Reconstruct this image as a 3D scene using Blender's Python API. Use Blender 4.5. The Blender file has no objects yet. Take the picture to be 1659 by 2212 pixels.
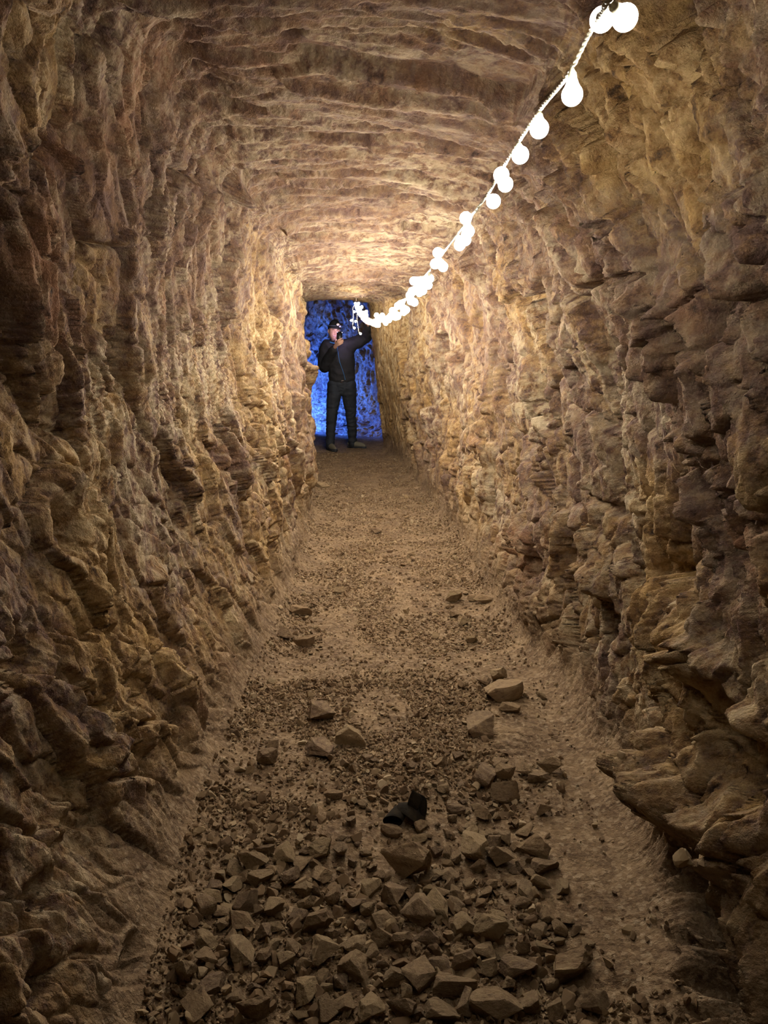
import bpy, bmesh, math, random, os
import numpy as np
from concurrent.futures import ThreadPoolExecutor
from mathutils import Vector, Matrix, Euler

random.seed(7)
RNG = np.random.RandomState(11)
scene = bpy.context.scene
col = scene.collection
F32 = np.float32

# ------------------------------------------------------------------ camera
PITCH = math.radians(12.7)
FPX = 1662.0
CAM_H = 1.5
CP, SP = math.cos(PITCH), math.sin(PITCH)
cd = bpy.data.cameras.new('camera')
cam = bpy.data.objects.new('camera', cd)
col.objects.link(cam)
cam.location = (0, 0, CAM_H)
cam.rotation_euler = (math.radians(90) - PITCH, 0, 0)
cd.sensor_fit = 'VERTICAL'
cd.sensor_height = 36.0
cd.lens = FPX / 2212.0 * 36.0
cd.clip_start = 0.02
scene.camera = cam


def ray(px, py):
    X = (px - 829.5) / FPX
    U = (1106.0 - py) / FPX
    return Vector((X, CP + U * SP, U * CP - SP))


def at_depth(px, py, z):
    return Vector((0, 0, CAM_H)) + ray(px, py) * z


def on_floor(px, py, h=0.0):
    r = ray(px, py)
    t = (h - CAM_H) / r.z
    return Vector((0, 0, CAM_H)) + r * t, t


# ------------------------------------------------------------------ tagging
def tag(o, label=None, cat=None, group=None, kind=None):
    if label: o['label'] = label
    if cat: o['category'] = cat
    if group: o['group'] = group
    if kind: o['kind'] = kind
    return o


def empty(name, loc=(0, 0, 0)):
    o = bpy.data.objects.new(name, None)
    o.empty_display_size = 0.05
    o.location = loc
    col.objects.link(o)
    return o


def link_mesh(name, me, parent=None, mat=None):
    o = bpy.data.objects.new(name, me)
    col.objects.link(o)
    if mat is not None:
        me.materials.clear()
        me.materials.append(mat)
    if parent is not None:
        o.parent = parent
    return o


def np_mesh(name, verts, faces, smooth=True):
    """verts (n,3), faces (m,k) with constant k"""
    me = bpy.data.meshes.new(name)
    verts = np.ascontiguousarray(verts, dtype=F32)
    faces = np.ascontiguousarray(faces, dtype=np.int32)
    n, k = faces.shape
    me.vertices.add(len(verts))
    me.vertices.foreach_set('co', verts.ravel())
    me.loops.add(n * k)
    me.loops.foreach_set('vertex_index', faces.ravel())
    me.polygons.add(n)
    me.polygons.foreach_set('loop_start', np.arange(0, n * k, k, dtype=np.int32))
    me.polygons.foreach_set('loop_total', np.full(n, k, dtype=np.int32))
    me.polygons.foreach_set('use_smooth', np.full(n, smooth, dtype=bool))
    me.update(calc_edges=True)
    return me


# ------------------------------------------------------------------ numpy noise
POOL = ThreadPoolExecutor(4)


def par(fn, P, *a):
    parts = np.array_split(P, 16)
    res = list(POOL.map(lambda q: fn(q, *a), parts))
    if isinstance(res[0], tuple):
        return tuple(np.concatenate(r) for r in zip(*res))
    return np.concatenate(res)


def hsh(ix, iy, iz, seed):
    h = (ix * np.uint32(374761393) + iy * np.uint32(668265263) + iz * np.uint32(2147483647 - 61) * np.uint32(3)
         + np.uint32(seed * 974711 & 0xffffffff))
    h ^= h >> np.uint32(13)
    h *= np.uint32(1274126177)
    h ^= h >> np.uint32(16)
    h *= np.uint32(2246822519)
    h ^= h >> np.uint32(15)
    return h


def _ints(P):
    f = np.floor(P)
    return f.astype(np.int64).astype(np.uint32), (P - f).astype(F32)


def _perlin(P, seed):
    I, f = _ints(P)
    u = f * f * f * (f * (f * 6 - 15) + 10)
    out = None
    acc = {}
    for dx in (0, 1):
        for dy in (0, 1):
            for dz in (0, 1):
                h = hsh(I[:, 0] + np.uint32(dx), I[:, 1] + np.uint32(dy), I[:, 2] + np.uint32(dz), seed)
                gx = (h & np.uint32(255)).astype(F32) / 127.5 - 1
                gy = ((h >> np.uint32(8)) & np.uint32(255)).astype(F32) / 127.5 - 1
                gz = ((h >> np.uint32(16)) & np.uint32(255)).astype(F32) / 127.5 - 1
                acc[dx, dy, dz] = gx * (f[:, 0] - dx) + gy * (f[:, 1] - dy) + gz * (f[:, 2] - dz)
    l = lambda a, b, t: a + (b - a) * t
    x00 = l(acc[0, 0, 0], acc[1, 0, 0], u[:, 0]); x10 = l(acc[0, 1, 0], acc[1, 1, 0], u[:, 0])
    x01 = l(acc[0, 0, 1], acc[1, 0, 1], u[:, 0]); x11 = l(acc[0, 1, 1], acc[1, 1, 1], u[:, 0])
    return l(l(x00, x10, u[:, 1]), l(x01, x11, u[:, 1]), u[:, 2]) * 1.2


def fbm(P, octaves=4, seed=0, gain=0.5, lac=2.03, ridged=False):
    P = P.astype(F32)
    s = np.zeros(len(P), F32); a = 1.0; tot = 0
    for o in range(octaves):
        n = par(_perlin, P, seed + o * 17)
        if ridged:
            n = 1 - 2 * np.abs(n)
        s += a * n; tot += a
        a *= gain; P = P * lac + 13.7
    return s / tot


def _cells(P, seed, jit):
    I, f = _ints(P)
    best = np.full(len(P), 1e9, F32); sec = np.full(len(P), 1e9, F32)
    bh = np.zeros(len(P), np.uint32)
    bd = np.zeros((len(P), 3), F32)
    for dx in (-1, 0, 1):
        for dy in (-1, 0, 1):
            for dz in (-1, 0, 1):
                h = hsh(I[:, 0] + np.uint32(dx & 0xffffffff), I[:, 1] + np.uint32(dy & 0xffffffff),
                        I[:, 2] + np.uint32(dz & 0xffffffff), seed)
                cx = dx + 0.5 + jit * ((h & np.uint32(1023)).astype(F32) / 1023 - 0.5) - f[:, 0]
                cy = dy + 0.5 + jit * (((h >> np.uint32(10)) & np.uint32(1023)).astype(F32) / 1023 - 0.5) - f[:, 1]
                cz = dz + 0.5 + jit * (((h >> np.uint32(20)) & np.uint32(1023)).astype(F32) / 1023 - 0.5) - f[:, 2]
                d = cx * cx + cy * cy + cz * cz
                m = d < best
                sec = np.where(m, best, np.minimum(sec, d))
                best = np.where(m, d, best)
                bh = np.where(m, h, bh)
                bd[m, 0] = cx[m]; bd[m, 1] = cy[m]; bd[m, 2] = cz[m]
    return np.sqrt(best), np.sqrt(sec), bh, bd


def blocks(P, seed, jit=0.95, tilt=0.6):
    """fractured blocks: every cell a tilted plane of its own height (about -1..1); also the distance to the joint"""
    f1, f2, h, d = par(_cells, P.astype(F32), seed, jit)
    h2 = h * np.uint32(2654435761); h2 ^= h2 >> np.uint32(15); h2 *= np.uint32(40503)
    r = lambda s: ((h2 >> np.uint32(s)) & np.uint32(255)).astype(F32) / 127.5 - 1
    v = r(0) * 0.6 + tilt * (r(8) * d[:, 0] + r(16) * d[:, 1] + r(24) * d[:, 2])
    return v, f2 - f1


def sstep(a, b, x):
    t = np.clip((x - a) / (b - a), 0, 1)
    return t * t * (3 - 2 * t)


# ------------------------------------------------------------------ the tunnel: one grid, cut into floor, walls and ceiling
Q = float(os.environ.get('CAVEQ', '1'))

ys = []
y = -1.6
while y < 14.6:
    ys.append(y)
    if y < 0.9: step = 0.03 - 0.02 * max(0, (y + 1.6) / 2.5)
    elif y < 10.7: step = min(0.0024 * max(y, 1.2) ** 1.08, .0115)
    else: step = 0.016
    y += step / Q
YS = np.array(ys)
NY = len(YS)
NU = int(1320 * Q)
cF, cW, cC = 0.17, 0.315, 0.20
idx = np.cumsum([0, int(NU * cF / 2), int(NU * cW), int(NU * cC), int(NU * cW)])
I1, I2, I3, I4 = idx[1], idx[2], idx[3], idx[4]


def curve(tab, yy):
    t = np.array(tab, float)
    v = np.interp(yy, t[:, 0], t[:, 1])
    return v


def smooth_rows(v, sig):
    n = 81
    yy = np.linspace(-2, 15, 1700)
    vv = np.interp(yy, YS, v)
    k = np.exp(-0.5 * (np.arange(-60, 61) * 0.01 / sig) ** 2); k /= k.sum()
    vv = np.convolve(np.pad(vv, 60, 'edge'), k, 'valid')
    return np.interp(YS, yy, vv)


XL_F = [(-2, -.5), (1.4, -.51), (2.0, -.56), (2.5, -.57), (3.1, -.56), (3.8, -.53), (4.7, -.55), (6.0, -.58), (6.6, -.61), (9.4, -.91), (10.2, -.99), (10.55, -1.6), (12, -2.3), (15, -2.5)]
XR_F = [(-2, .6), (1.4, .66), (2.0, .72), (2.5, .73), (3.1, .75), (3.8, .65), (4.7, .59), (6.6, .47), (9.4, .20), (10, .10), (10.4, -.02), (11.2, .05), (12.4, -.12), (13.6, -.3), (15, -.5)]
XL_M = [(-2, -.9), (1.4, -.90), (2.5, -.88), (4.2, -.76), (5.4, -.70), (6.2, -.66), (6.9, -.70), (9.4, -1.02), (10.2, -1.13), (10.55, -1.75), (12, -2.4), (15, -2.6)]
XR_M = [(-2, .84), (1.4, .84), (2.5, .83), (4.2, .76), (6.6, .58), (9.4, .16), (10, -.02), (10.4, -.10), (11.2, .0), (12.4, -.15), (13.6, -.4), (15, -.6)]
XL_C = [(-2, -.62), (2.2, -.66), (2.7, -.63), (4.2, -.66), (7, -.80), (10.2, -1.13), (10.55, -1.6), (12, -2.2), (15, -2.4)]
XR_C = [(-2, .55), (2.0, .52), (2.7, .52), (3.9, .58), (5.7, .56), (8, .36), (9.6, .05), (10.2, -.12), (10.5, -.2), (12, -.2), (15, -.7)]
HC = [(-2, 2.32), (1.5, 2.32), (2.7, 2.27), (3.9, 2.17), (5.7, 2.06), (7, 2.02), (10.25, 1.97), (10.6, 2.08), (12, 2.25), (15, 2.1)]
S = {}
for k, t in dict(xlf=XL_F, xrf=XR_F, xlm=XL_M, xrm=XR_M, xlc=XL_C, xrc=XR_C, h=HC).items():
    S[k] = smooth_rows(curve(t, YS), 0.09)


def wall_x(side, yy, z):
    """nominal wall surface"""
    a, b, c = ('xlf', 'xlm', 'xlc') if side < 0 else ('xrf', 'xrm', 'xrc')
    f = np.interp(yy, YS, S[a]); m = np.interp(yy, YS, S[b]); c_ = np.interp(yy, YS, S[c]); h = np.interp(yy, YS, S['h'])
    t = np.clip(z / h, 0, 1)
    return f * (1 - t) * (1 - 2 * t) + m * 4 * t * (1 - t) + c_ * t * (2 * t - 1)


def pick(px, py, surf):
    """where the ray of a photo pixel meets the nominal surface"""
    r = ray(px, py)
    t = 0.3
    while t < 14:
        p = Vector((0, 0, CAM_H)) + r * t
        hh = float(np.interp(p.y, YS, S['h']))
        if surf == 'L' and p.x < wall_x(-1, p.y, p.z): break
        if surf == 'R' and p.x > wall_x(1, p.y, p.z): break
        if surf == 'C' and p.z > hh: break
        if surf == 'F' and p.z < 0: break
        t += 0.01
    return p, t


yy = YS[:, None]
def seg(n, fn):
    t = (np.arange(n) / n)[None, :]
    return fn(t)


def quad(a, m, c, t):
    return a * (1 - t) * (1 - 2 * t) + m * 4 * t * (1 - t) + c * t * (2 * t - 1)


g = {k: v[:, None] for k, v in S.items()}
mid = (g['xlf'] + g['xrf']) / 2
RF = .06 + .14 * np.exp(-((yy - 2.4) / .9) ** 2)
_r = fbm(np.stack([YS * 0, YS * 1.7, YS * 0], 1), 3, 401)[:, None]; _l = fbm(np.stack([YS * 0, YS * 1.7, YS * 0], 1), 3, 402)[:, None]
RF = RF * (1 + 1.1 * _r); LF = .07 * (1 + 1.2 * _l)
XX, ZZ = [], []
n0 = I1
t = (np.arange(n0) / n0)[None, :]
XX.append(mid + (g['xlf'] - mid) * t); ZZ.append(0 * XX[-1])
n1 = I2 - I1; t = (np.arange(n1) / n1)[None, :]
t = t ** 1.12
XX.append(quad(g['xlf'] - LF, g['xlm'], g['xlc'], t) + LF * np.exp(-t * g['h'] / .15)); ZZ.append(g['h'] * t + 0 * XX[-1])
n2 = I3 - I2; t = (np.arange(n2) / n2)[None, :]
XX.append(g['xlc'] + (g['xrc'] - g['xlc']) * t); ZZ.append(g['h'] + 0.05 * np.sin(np.pi * t) + 0 * XX[-1])
n3 = I4 - I3; t = 1 - (np.arange(n3) / n3)[None, :]
t = t ** 1.12
XX.append(quad(g['xrf'] + RF, g['xrm'], g['xrc'], t) - RF * np.exp(-t * g['h'] / .17)); ZZ.append(g['h'] * t + 0 * XX[-1])
n4 = NU - I4; t = (np.arange(n4) / n4)[None, :]
XX.append(g['xrf'] + (mid - g['xrf']) * t); ZZ.append(0 * XX[-1])
BX = np.concatenate(XX, 1); BZ = np.concatenate(ZZ, 1)
BY = np.repeat(yy, NU, 1)


def csmooth(A, sig):
    r = int(sig * 3) + 1
    k = np.exp(-0.5 * (np.arange(-r, r + 1) / sig) ** 2); k /= k.sum()
    f = np.fft.rfft(A, axis=1)
    kk = np.zeros(A.shape[1]); kk[:r + 1] = k[r:]; kk[-r:] = k[:r]
    return np.fft.irfft(f * np.fft.rfft(kk)[None, :], n=A.shape[1], axis=1)


BX = csmooth(BX, 16 * Q); BZ = csmooth(BZ, 16 * Q)

# normals of the base, pointing into the tunnel
du = np.stack([np.roll(BX, -1, 1) - np.roll(BX, 1, 1), 0 * BX, np.roll(BZ, -1, 1) - np.roll(BZ, 1, 1)], -1)
gy = np.gradient(BY, axis=0)
dv = np.stack([np.gradient(BX, axis=0), gy, np.gradient(BZ, axis=0)], -1)
NN = np.cross(du, dv)
NN /= np.linalg.norm(NN, axis=-1, keepdims=True) + 1e-9
# centre of tunnel: make it point inwards
cen = np.stack([mid + 0 * BX, BY, 1.0 + 0 * BX], -1)
if (NN * (cen - np.stack([BX, BY, BZ], -1))).sum() < 0:
    NN = -NN

P0 = np.stack([BX, BY, BZ], -1).reshape(-1, 3).astype(F32)
NF = NN.reshape(-1, 3).astype(F32)
ui = np.arange(NU)
wF = np.clip(np.minimum((ui < I1) * 1.0 + (ui >= I4) * 1.0, 1), 0, 1)
wC = ((ui >= I2) & (ui < I3)) * 1.0
wF = csmooth(np.tile(wF, (2, 1)), 14 * Q)[0]; wC = csmooth(np.tile(wC, (2, 1)), 10 * Q)[0]
wR = ((ui >= (I2 + I3) // 2)) * 1.0
WF = np.tile(wF, (NY, 1)).ravel().astype(F32)
WC = np.tile(wC, (NY, 1)).ravel().astype(F32)
WR = np.tile(wR, (NY, 1)).ravel().astype(F32)
WW = np.clip(1 - WF - WC, 0, 1)
px_, py_, pz_ = P0[:, 0], P0[:, 1], P0[:, 2]

# domain warp and fields
w1 = fbm(P0 * 2.2, 3, 3); w2 = fbm(P0 * 2.2 + 40, 3, 5); w3 = fbm(P0 * 2.2 + 80, 3, 9)
PW = P0 + 0.10 * np.stack([w1, w2, w3], 1)
# rock foliation dips across the drive: thin along y, long along x and z, leaning a little
side_ = sstep(-.45, .45, PW[:, 0] + .05 * PW[:, 1])
lean = np.stack([PW[:, 0], PW[:, 1] + (.50 - .74 * side_) * (PW[:, 2] - 1.9) + 0.22 * PW[:, 0], PW[:, 2]], 1)
sc = lambda a, b, c: lean * np.array([a, b, c], F32)
big = fbm(P0 * 1.1, 3, 21)
b1, e1 = blocks(sc(2.6, 6.0, 2.4), 31)
b2, e2 = blocks(sc(6.5, 15.0, 6.0), 47)
b3, e3 = blocks(sc(17, 36, 15), 59)
fol = fbm(sc(3.2, 17, 3.2), 4, 71, ridged=True)
fol2 = fbm(sc(10, 60, 9), 3, 83)
fine = fbm(PW * 34, 4, 91, gain=0.62)
strata = fbm(PW * np.array([5, 5, 46], F32) + np.array([0, 0, 0], F32) + (PW[:, 1:2] * np.array([0, 0, 9.0], F32)), 3, 97)
smoothmask = sstep(-0.3, 0.35, fbm(P0 * 1.7 + 9, 2, 101))     # calmer patches
crack = sstep(0.0, 0.07, e1)
crack2 = sstep(0.0, 0.10, e2)

rough = (0.42 + 0.68 * smoothmask) * (1 - .5 * sstep(8.6, 10.0, py_))
rwall = rough * (1 + 0.25 * WR)
D_wall = (0.060 * big + 0.105 * b1 * rwall + 0.042 * b2 * rwall + 0.013 * b3 * rwall + 0.024 * (1 + .8 * WR) * fol * rwall
          + 0.006 * fol2 * rwall + 0.005 * fine * rwall + 0.004 * strata * (1 - WR) - 0.044 * (1 - crack) * rwall - 0.026 * (1 - crack2) * rwall)
# ceiling: broad ledges running across
cl = np.stack([PW[:, 0] * 1.3, PW[:, 1] * 5.5 - 1.3 * PW[:, 0], PW[:, 2] * 1.5], 1).astype(F32)
c1, ce1 = blocks(cl, 131, tilt=0.9)
c2, ce2 = blocks(np.stack([PW[:, 0] * 1.8, PW[:, 1] * 15 - 2.4 * PW[:, 0], PW[:, 2] * 3], 1), 137, tilt=0.9)
cf = fbm(np.stack([PW[:, 0] * 1.5, PW[:, 1] * 24 - 4 * PW[:, 0], PW[:, 2] * 3], 1), 4, 139, ridged=True)
D_ceil = 0.04 * big + 0.048 * c1 + 0.036 * c2 + 0.030 * cf + 0.005 * fine + 0.006 * b2 + 0.003 * b3
# floor: trodden dirt with low humps
hum = fbm(P0 * np.array([2.2, 1.5, 1], F32) + 5, 3, 151)
pit = fbm(P0 * 9, 3, 153)
grit = fbm(P0 * 45, 3, 157)
hb, he = blocks(P0 * np.array([2.5, 3.0, 1], F32) + 3, 161, tilt=0.3)
D_floor = 0.035 * hum + 0.010 * pit + 0.0035 * grit + 0.010 * hb * sstep(0.0, .5, hum)
# the foot of the walls: dust banked up
D = D_wall * WW + D_ceil * WC + D_floor * WF
# chamber beyond the opening stays rougher in ripples
foot = np.exp(-((pz_ - 0.03) / 0.16) ** 2) * WW
ramp = 0.06 * (1 + WR * 0.6) + 0.05 * fbm(P0 * np.array([1, 1.6, 1], F32) + 77, 2, 163)
corner = np.exp(-((ui - I1) / (30.0 * Q)) ** 2) + np.exp(-((ui - I4) / (30.0 * Q)) ** 2)
CR = np.tile(corner, (NY, 1)).ravel().astype(F32)
D = D * (1 - 0.5 * foot) * (1 - .82 * CR) + CR * (.02 * hum + .010 * pit)

# features seen in the photograph: (surface, px, py, half width px, half height px, metres inwards, sharpness)
FEATS = [
    ('L', 128, 1145, 16, 50, -.10, 3), ('L', 258, 275, 10, 26, -.06, 3), ('L', 395, 1130, 8, 26, -.04, 3),
    ('L', 560, 930, 40, 230, .07, 2), ('L', 637, 880, 14, 230, -.05, 2), ('L', 585, 1110, 26, 90, .05, 3),
    ('L', 160, 1000, 50, 60, .04, 3), ('L', 330, 1260, 22, 40, .04, 3), ('L', 60, 1420, 60, 70, -.06, 3),
    ('L', 470, 1560, 30, 60, -.05, 3), ('L', 400, 1480, 30, 60, .04, 2), ('L', 300, 2060, 50, 55, -.10, 3),
    ('L', 140, 1920, 50, 60, -.06, 3), ('L', 170, 1760, 60, 40, .05, 3), ('L', 100, 2120, 60, 60, -.08, 3),
    ('L', 230, 1640, 50, 40, .04, 3), ('L', 30, 60, 40, 60, .05, 2), ('L', 100, 100, 25, 40, -.05, 2),
    ('R', 1400, 592, 62, 12, -.10, 3), ('R', 1370, 470, 40, 12, -.06, 3), ('R', 1440, 640, 60, 26, .06, 3),
    ('R', 1560, 655, 36, 26, .06, 3), ('R', 1330, 960, 7, 190, -.06, 3), ('R', 1380, 1040, 24, 240, .05, 3),
    ('R', 1450, 1180, 12, 170, -.07, 3), ('R', 1478, 900, 20, 45, -.08, 3), ('R', 1530, 950, 28, 28, .07, 4),
    ('R', 1208, 1140, 10, 70, -.05, 3), ('R', 1178, 900, 26, 120, .04, 2), ('R', 1300, 1245, 34, 34, .08, 4),
    ('R', 1320, 1345, 16, 26, -.06, 3), ('R', 1505, 1400, 60, 60, .12, 4), ('R', 1400, 1330, 22, 60, .04, 3),
    ('R', 1560, 1230, 60, 60, -.05, 3), ('R', 1500, 2010, 120, 130, -.42, 4), ('R', 1440, 1740, 75, 85, .17, 4),
    ('R', 1560, 1650, 70, 110, -.16, 3), ('R', 1600, 1560, 30, 40, .08, 4), ('R', 1090, 1240, 40, 90, .05, 2),
    ('R', 1240, 1560, 60, 80, .03, 2), ('R', 1640, 620, 14, 400, -.10, 3), ('R', 1610, 1840, 40, 120, .14, 4),
    ('R', 1140, 500, 12, 70, -.04, 2), ('R', 1420, 90, 70, 90, .05, 2), ('R', 1180, 60, 40, 60, -.05, 2),
    ('C', 612, 92, 36, 22, -.14, 4), ('C', 350, 60, 70, 18, -.10, 3), ('C', 430, 170, 50, 60, -.08, 2),
    ('C', 620, 20, 160, 14, -.05, 2), ('C', 620, 60, 180, 16, .05, 3), ('C', 480, 300, 40, 30, -.05, 3),
    ('C', 900, 130, 160, 24, .03, 3), ('C', 640, 460, 60, 12, -.04, 3), ('C', 900, 470, 90, 10, -.035, 3),
    ('C', 1000, 430, 120, 8, .03, 3), ('C', 760, 380, 200, 9, .025, 3), ('C', 700, 640, 90, 6, .02, 3),
    ('L', 640, 1200, 18, 60, .05, 2), ('F', 760, 1470, 110, 18, .02, 2), ('F', 980, 1480, 60, 30, .025, 2),
    ('F', 800, 1660, 120, 26, .02, 2), ('F', 930, 1720, 90, 20, .03, 2), ('F', 700, 1840, 90, 30, .015, 2),
]
for (sf, fx, fy, hw, hh, amp, sharp) in FEATS:
    c, t = pick(fx, fy, sf)
    a, _ = pick(fx - hw, fy, sf); b, _ = pick(fx + hw, fy, sf)
    u, _ = pick(fx, fy - hh, sf); d, _ = pick(fx, fy + hh, sf)
    if sf in 'LR':
        sy = max(abs(a.y - b.y) / 2, 0.015); sz = max(abs(u.z - d.z) / 2, 0.015)
        sel = (WR > 0.5) if sf == 'R' else (WR < 0.5)
        q = np.abs((py_ - c.y) / sy) ** 2 + np.abs((pz_ - c.z) / sz) ** 2
    else:
        sx = max(abs(a.x - b.x) / 2, 0.015); sy = max(abs(u.y - d.y) / 2, 0.015)
        sel = (pz_ > 1) if sf == 'C' else (pz_ < 0.6)
        q = np.abs((px_ - c.x) / sx) ** 2 + np.abs((py_ - c.y) / sy) ** 2
    q = q * (1 + 0.7 * w1 + 0.45 * b2) + .5 * (e2 < .1)
    amp *= .8 if amp > 0 else 1.1
    D += np.where(sel, amp * np.exp(-np.clip(q, 0, 60) ** (sharp / 2.0)), 0).astype(F32)
# keep the person's stand and the string's line clear
D = np.where((py_ > 10.75), D * 1.3, D) * (1 - .7 * CR)
# bedding lines standing proud on the left wall, rising away from the camera
band = np.zeros(len(P0), F32)
for (fx, fy, rad, amp) in [(330, 800, .22, 1.0), (200, 850, .16, .8), (430, 760, .26, .8), (470, 840, .3, .6), (560, 790, .5, .7), (330, 500, .2, .5)]:
    c, t = pick(fx, fy, 'L')
    band += amp * np.exp(-((P0 - np.array([c.x, c.y, c.z], F32)) ** 2).sum(1) / rad ** 2)
band = np.clip(band, 0, 1) * (WR < .5)
stripe = np.sin((pz_ - .30 * py_ + .05 * w3 + .012 * fbm(P0 * 9, 3, 501)) * 2 * math.pi / .026 + 2.5 * w1)
D = D + band * .0045 * stripe
Dg = D.reshape(NY, NU)
Dg = (np.roll(Dg, 1, 1) + 2 * Dg + np.roll(Dg, -1, 1)) / 4
Dg[1:-1] = (Dg[:-2] + 2 * Dg[1:-1] + Dg[2:]) / 4
for _ in range(2):
    D2 = (np.roll(Dg, 1, 1) + 2 * Dg + np.roll(Dg, -1, 1)) / 4
    D2[1:-1] = (D2[:-2] + 2 * D2[1:-1] + D2[2:]) / 4
    wy = sstep(3.5, 6.5, YS)[:, None].astype(F32)
    Dg = Dg * (1 - wy) + D2 * wy
wk = np.maximum(WC, sstep(3.0, 5.5, py_))
D = (D * (1 - wk) + Dg.ravel() * wk)
D = (D * (1 - .45 * sstep(8.6, 9.8, py_) * (py_ < 10.6) * (1 - WF))).astype(F32)
PP = P0 + NF * D[:, None]
PP[:, 2] = np.where(WF > 0.5, PP[:, 2], PP[:, 2])
# horizontal ledging: push sideways a little so the faces undercut
PP[:, 2] += (0.018 * fbm(P0 * 5 + 3, 2, 171) * WW)
PP[:, 1] += (0.020 * fbm(P0 * 6 + 8, 2, 173) * (1 - WF))
GP = PP.reshape(NY, NU, 3)

# colour fields, plain rock colours: ochre staining, pale bands, dust
lean2 = lean * np.array([1, 1.9, 1], F32)
lean2 = lean2 * (1 - WC[:, None]) + WC[:, None] * np.stack([PW[:, 0] * .45, PW[:, 1] * 3.2 - .6 * PW[:, 0], PW[:, 2]], 1)
ochre = 0.95 * fbm(P0 * np.array([1.3, 1.7, 1.1], F32) + 21, 3, 181) + 0.70 * fbm(lean2 * 3.6, 5, 183, gain=.62) + 0.04 * (1 - WC) - 0.48 * WC
low = sstep(1.3, 0.2, pz_)
ochre += 0.12 * low
rustf = 0 * ochre
for (sf, fx, fy, rad, amp) in [('R', 1480, 110, .28, .9), ('R', 1390, 260, .2, .6), ('R', 1150, 620, .3, .5), ('R', 1560, 250, .15, .6), ('L', 190, 555, .14, .9), ('L', 50, 190, .15, .6),
                               ('L', 520, 850, .8, .5), ('R', 850, 850, 1.2, .6), ('C', 900, 120, .3, .7), ('C', 1000, 30, .25, .6), ('C', 780, 640, 1.2, .6),
                               ('R', 1395, 1050, .13, .9), ('R', 1400, 1200, .13, .9), ('R', 1480, 1420, .2, .7), ('L', 300, 1500, .5, .3), ('R', 1450, 650, .28, -.8), ('L', 330, 230, .5, -.7),
                               ('R', 1260, 850, .3, -.5), ('C', 700, 300, .9, -.7), ('C', 560, 80, .5, -.5), ('R', 1050, 560, .6, -.4), ('L', 100, 620, .3, -.4), ('L', 480, 600, .7, -.4), ('L', 500, 1050, .3, -.4), ('L', 40, 900, .2, .5),
                               ('R', 1560, 1230, .2, -.4), ('R', 1230, 1100, .25, -.3), ('L', 170, 1180, .25, .3), ('L', 90, 1350, .2, -.3), ('R', 1560, 900, .2, -.2)]:
    c, t = pick(fx, fy, sf)
    d2 = ((P0 - np.array([c.x, c.y, c.z], F32)) ** 2).sum(1)
    ochre += .62 * amp * np.exp(-d2 / rad ** 2)
for (sf, fx, fy, rad, amp) in [('R', 1120, 1330, .35, .8), ('R', 1240, 1500, .3, .7), ('R', 1110, 1150, .4, .6), ('L', 520, 1380, .35, .7), ('L', 430, 1480, .25, .7), ('L', 250, 180, .35, .7), ('R', 1520, 330, .2, .6),
                               ('L', 30, 620, .25, .6), ('C', 560, 150, .3, .5), ('R', 1600, 1200, .15, .6), ('L', 320, 1180, .12, .8)]:
    c, t = pick(fx, fy, sf)
    d2 = ((P0 - np.array([c.x, c.y, c.z], F32)) ** 2).sum(1)
    rustf = rustf + amp * np.exp(-d2 / rad ** 2)
pale = sstep(0.33, 0.72, fbm(lean2 * 5.5 + 5, 5, 191, gain=.62, ridged=True)) * (.35 + .65 * sstep(-.2, .4, fbm(P0 * 1.3 + 60, 2, 193)))
pale += .5 * sstep(.45, .8, b2) * sstep(0, .3, w2) + .75 * band * sstep(.1, .8, stripe)
rust = sstep(.25, .6, fbm(P0 * 2.9 + 33, 4, 195) + .2 * b2 + .55 * rustf)
dust = np.clip(WF * 1.15 + sstep(.42, .06, pz_ + .16 * w1) * (WW > .01) * (1 - WC) * .95, 0, 1.2)
dtone = fbm(P0 * 6 + 90, 4, 197)
for (sf, fx, fy, hw, hh, amp) in [('L', 618, 880, 5, 60, 1.2), ('L', 615, 1170, 4, 60, 1.2), ('R', 1192, 1180, 4, 90, 1.4), ('R', 1215, 1340, 5, 60, 1.3), ('R', 1366, 980, 10, 180, .9),
                                  ('R', 1090, 580, 5, 70, 1.3), ('R', 1185, 900, 12, 40, .8), ('L', 390, 560, 8, 50, 1.0), ('L', 240, 340, 10, 30, .8), ('R', 1450, 1300, 8, 90, 1.2), ('C', 870, 400, 60, 4, .8), ('C', 930, 490, 50, 5, 1.1),
                                  ('R', 1130, 870, 8, 60, .8), ('L', 560, 1050, 10, 60, .8)]:
    c, t = pick(fx, fy, sf)
    a, _ = pick(fx - hw, fy, sf); b, _ = pick(fx + hw, fy, sf); u, _ = pick(fx, fy - hh, sf); d, _ = pick(fx, fy + hh, sf)
    if sf == 'C': q = ((px_ - c.x) / max(abs(a.x - b.x) / 2, .01)) ** 2 + ((py_ - c.y) / max(abs(u.y - d.y) / 2, .01)) ** 2; sel = pz_ > 1
    else: q = ((py_ + .06 * w2 + .03 * fol - c.y) / max(abs(a.y - b.y) / 2, .012)) ** 2 + ((pz_ - c.z) / max(abs(u.z - d.z) / 2, .01)) ** 2; sel = (WR > .5) == (sf == 'R')
    pale = pale + np.where(sel, amp * np.exp(-np.clip(q, 0, 60)), 0)


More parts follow.
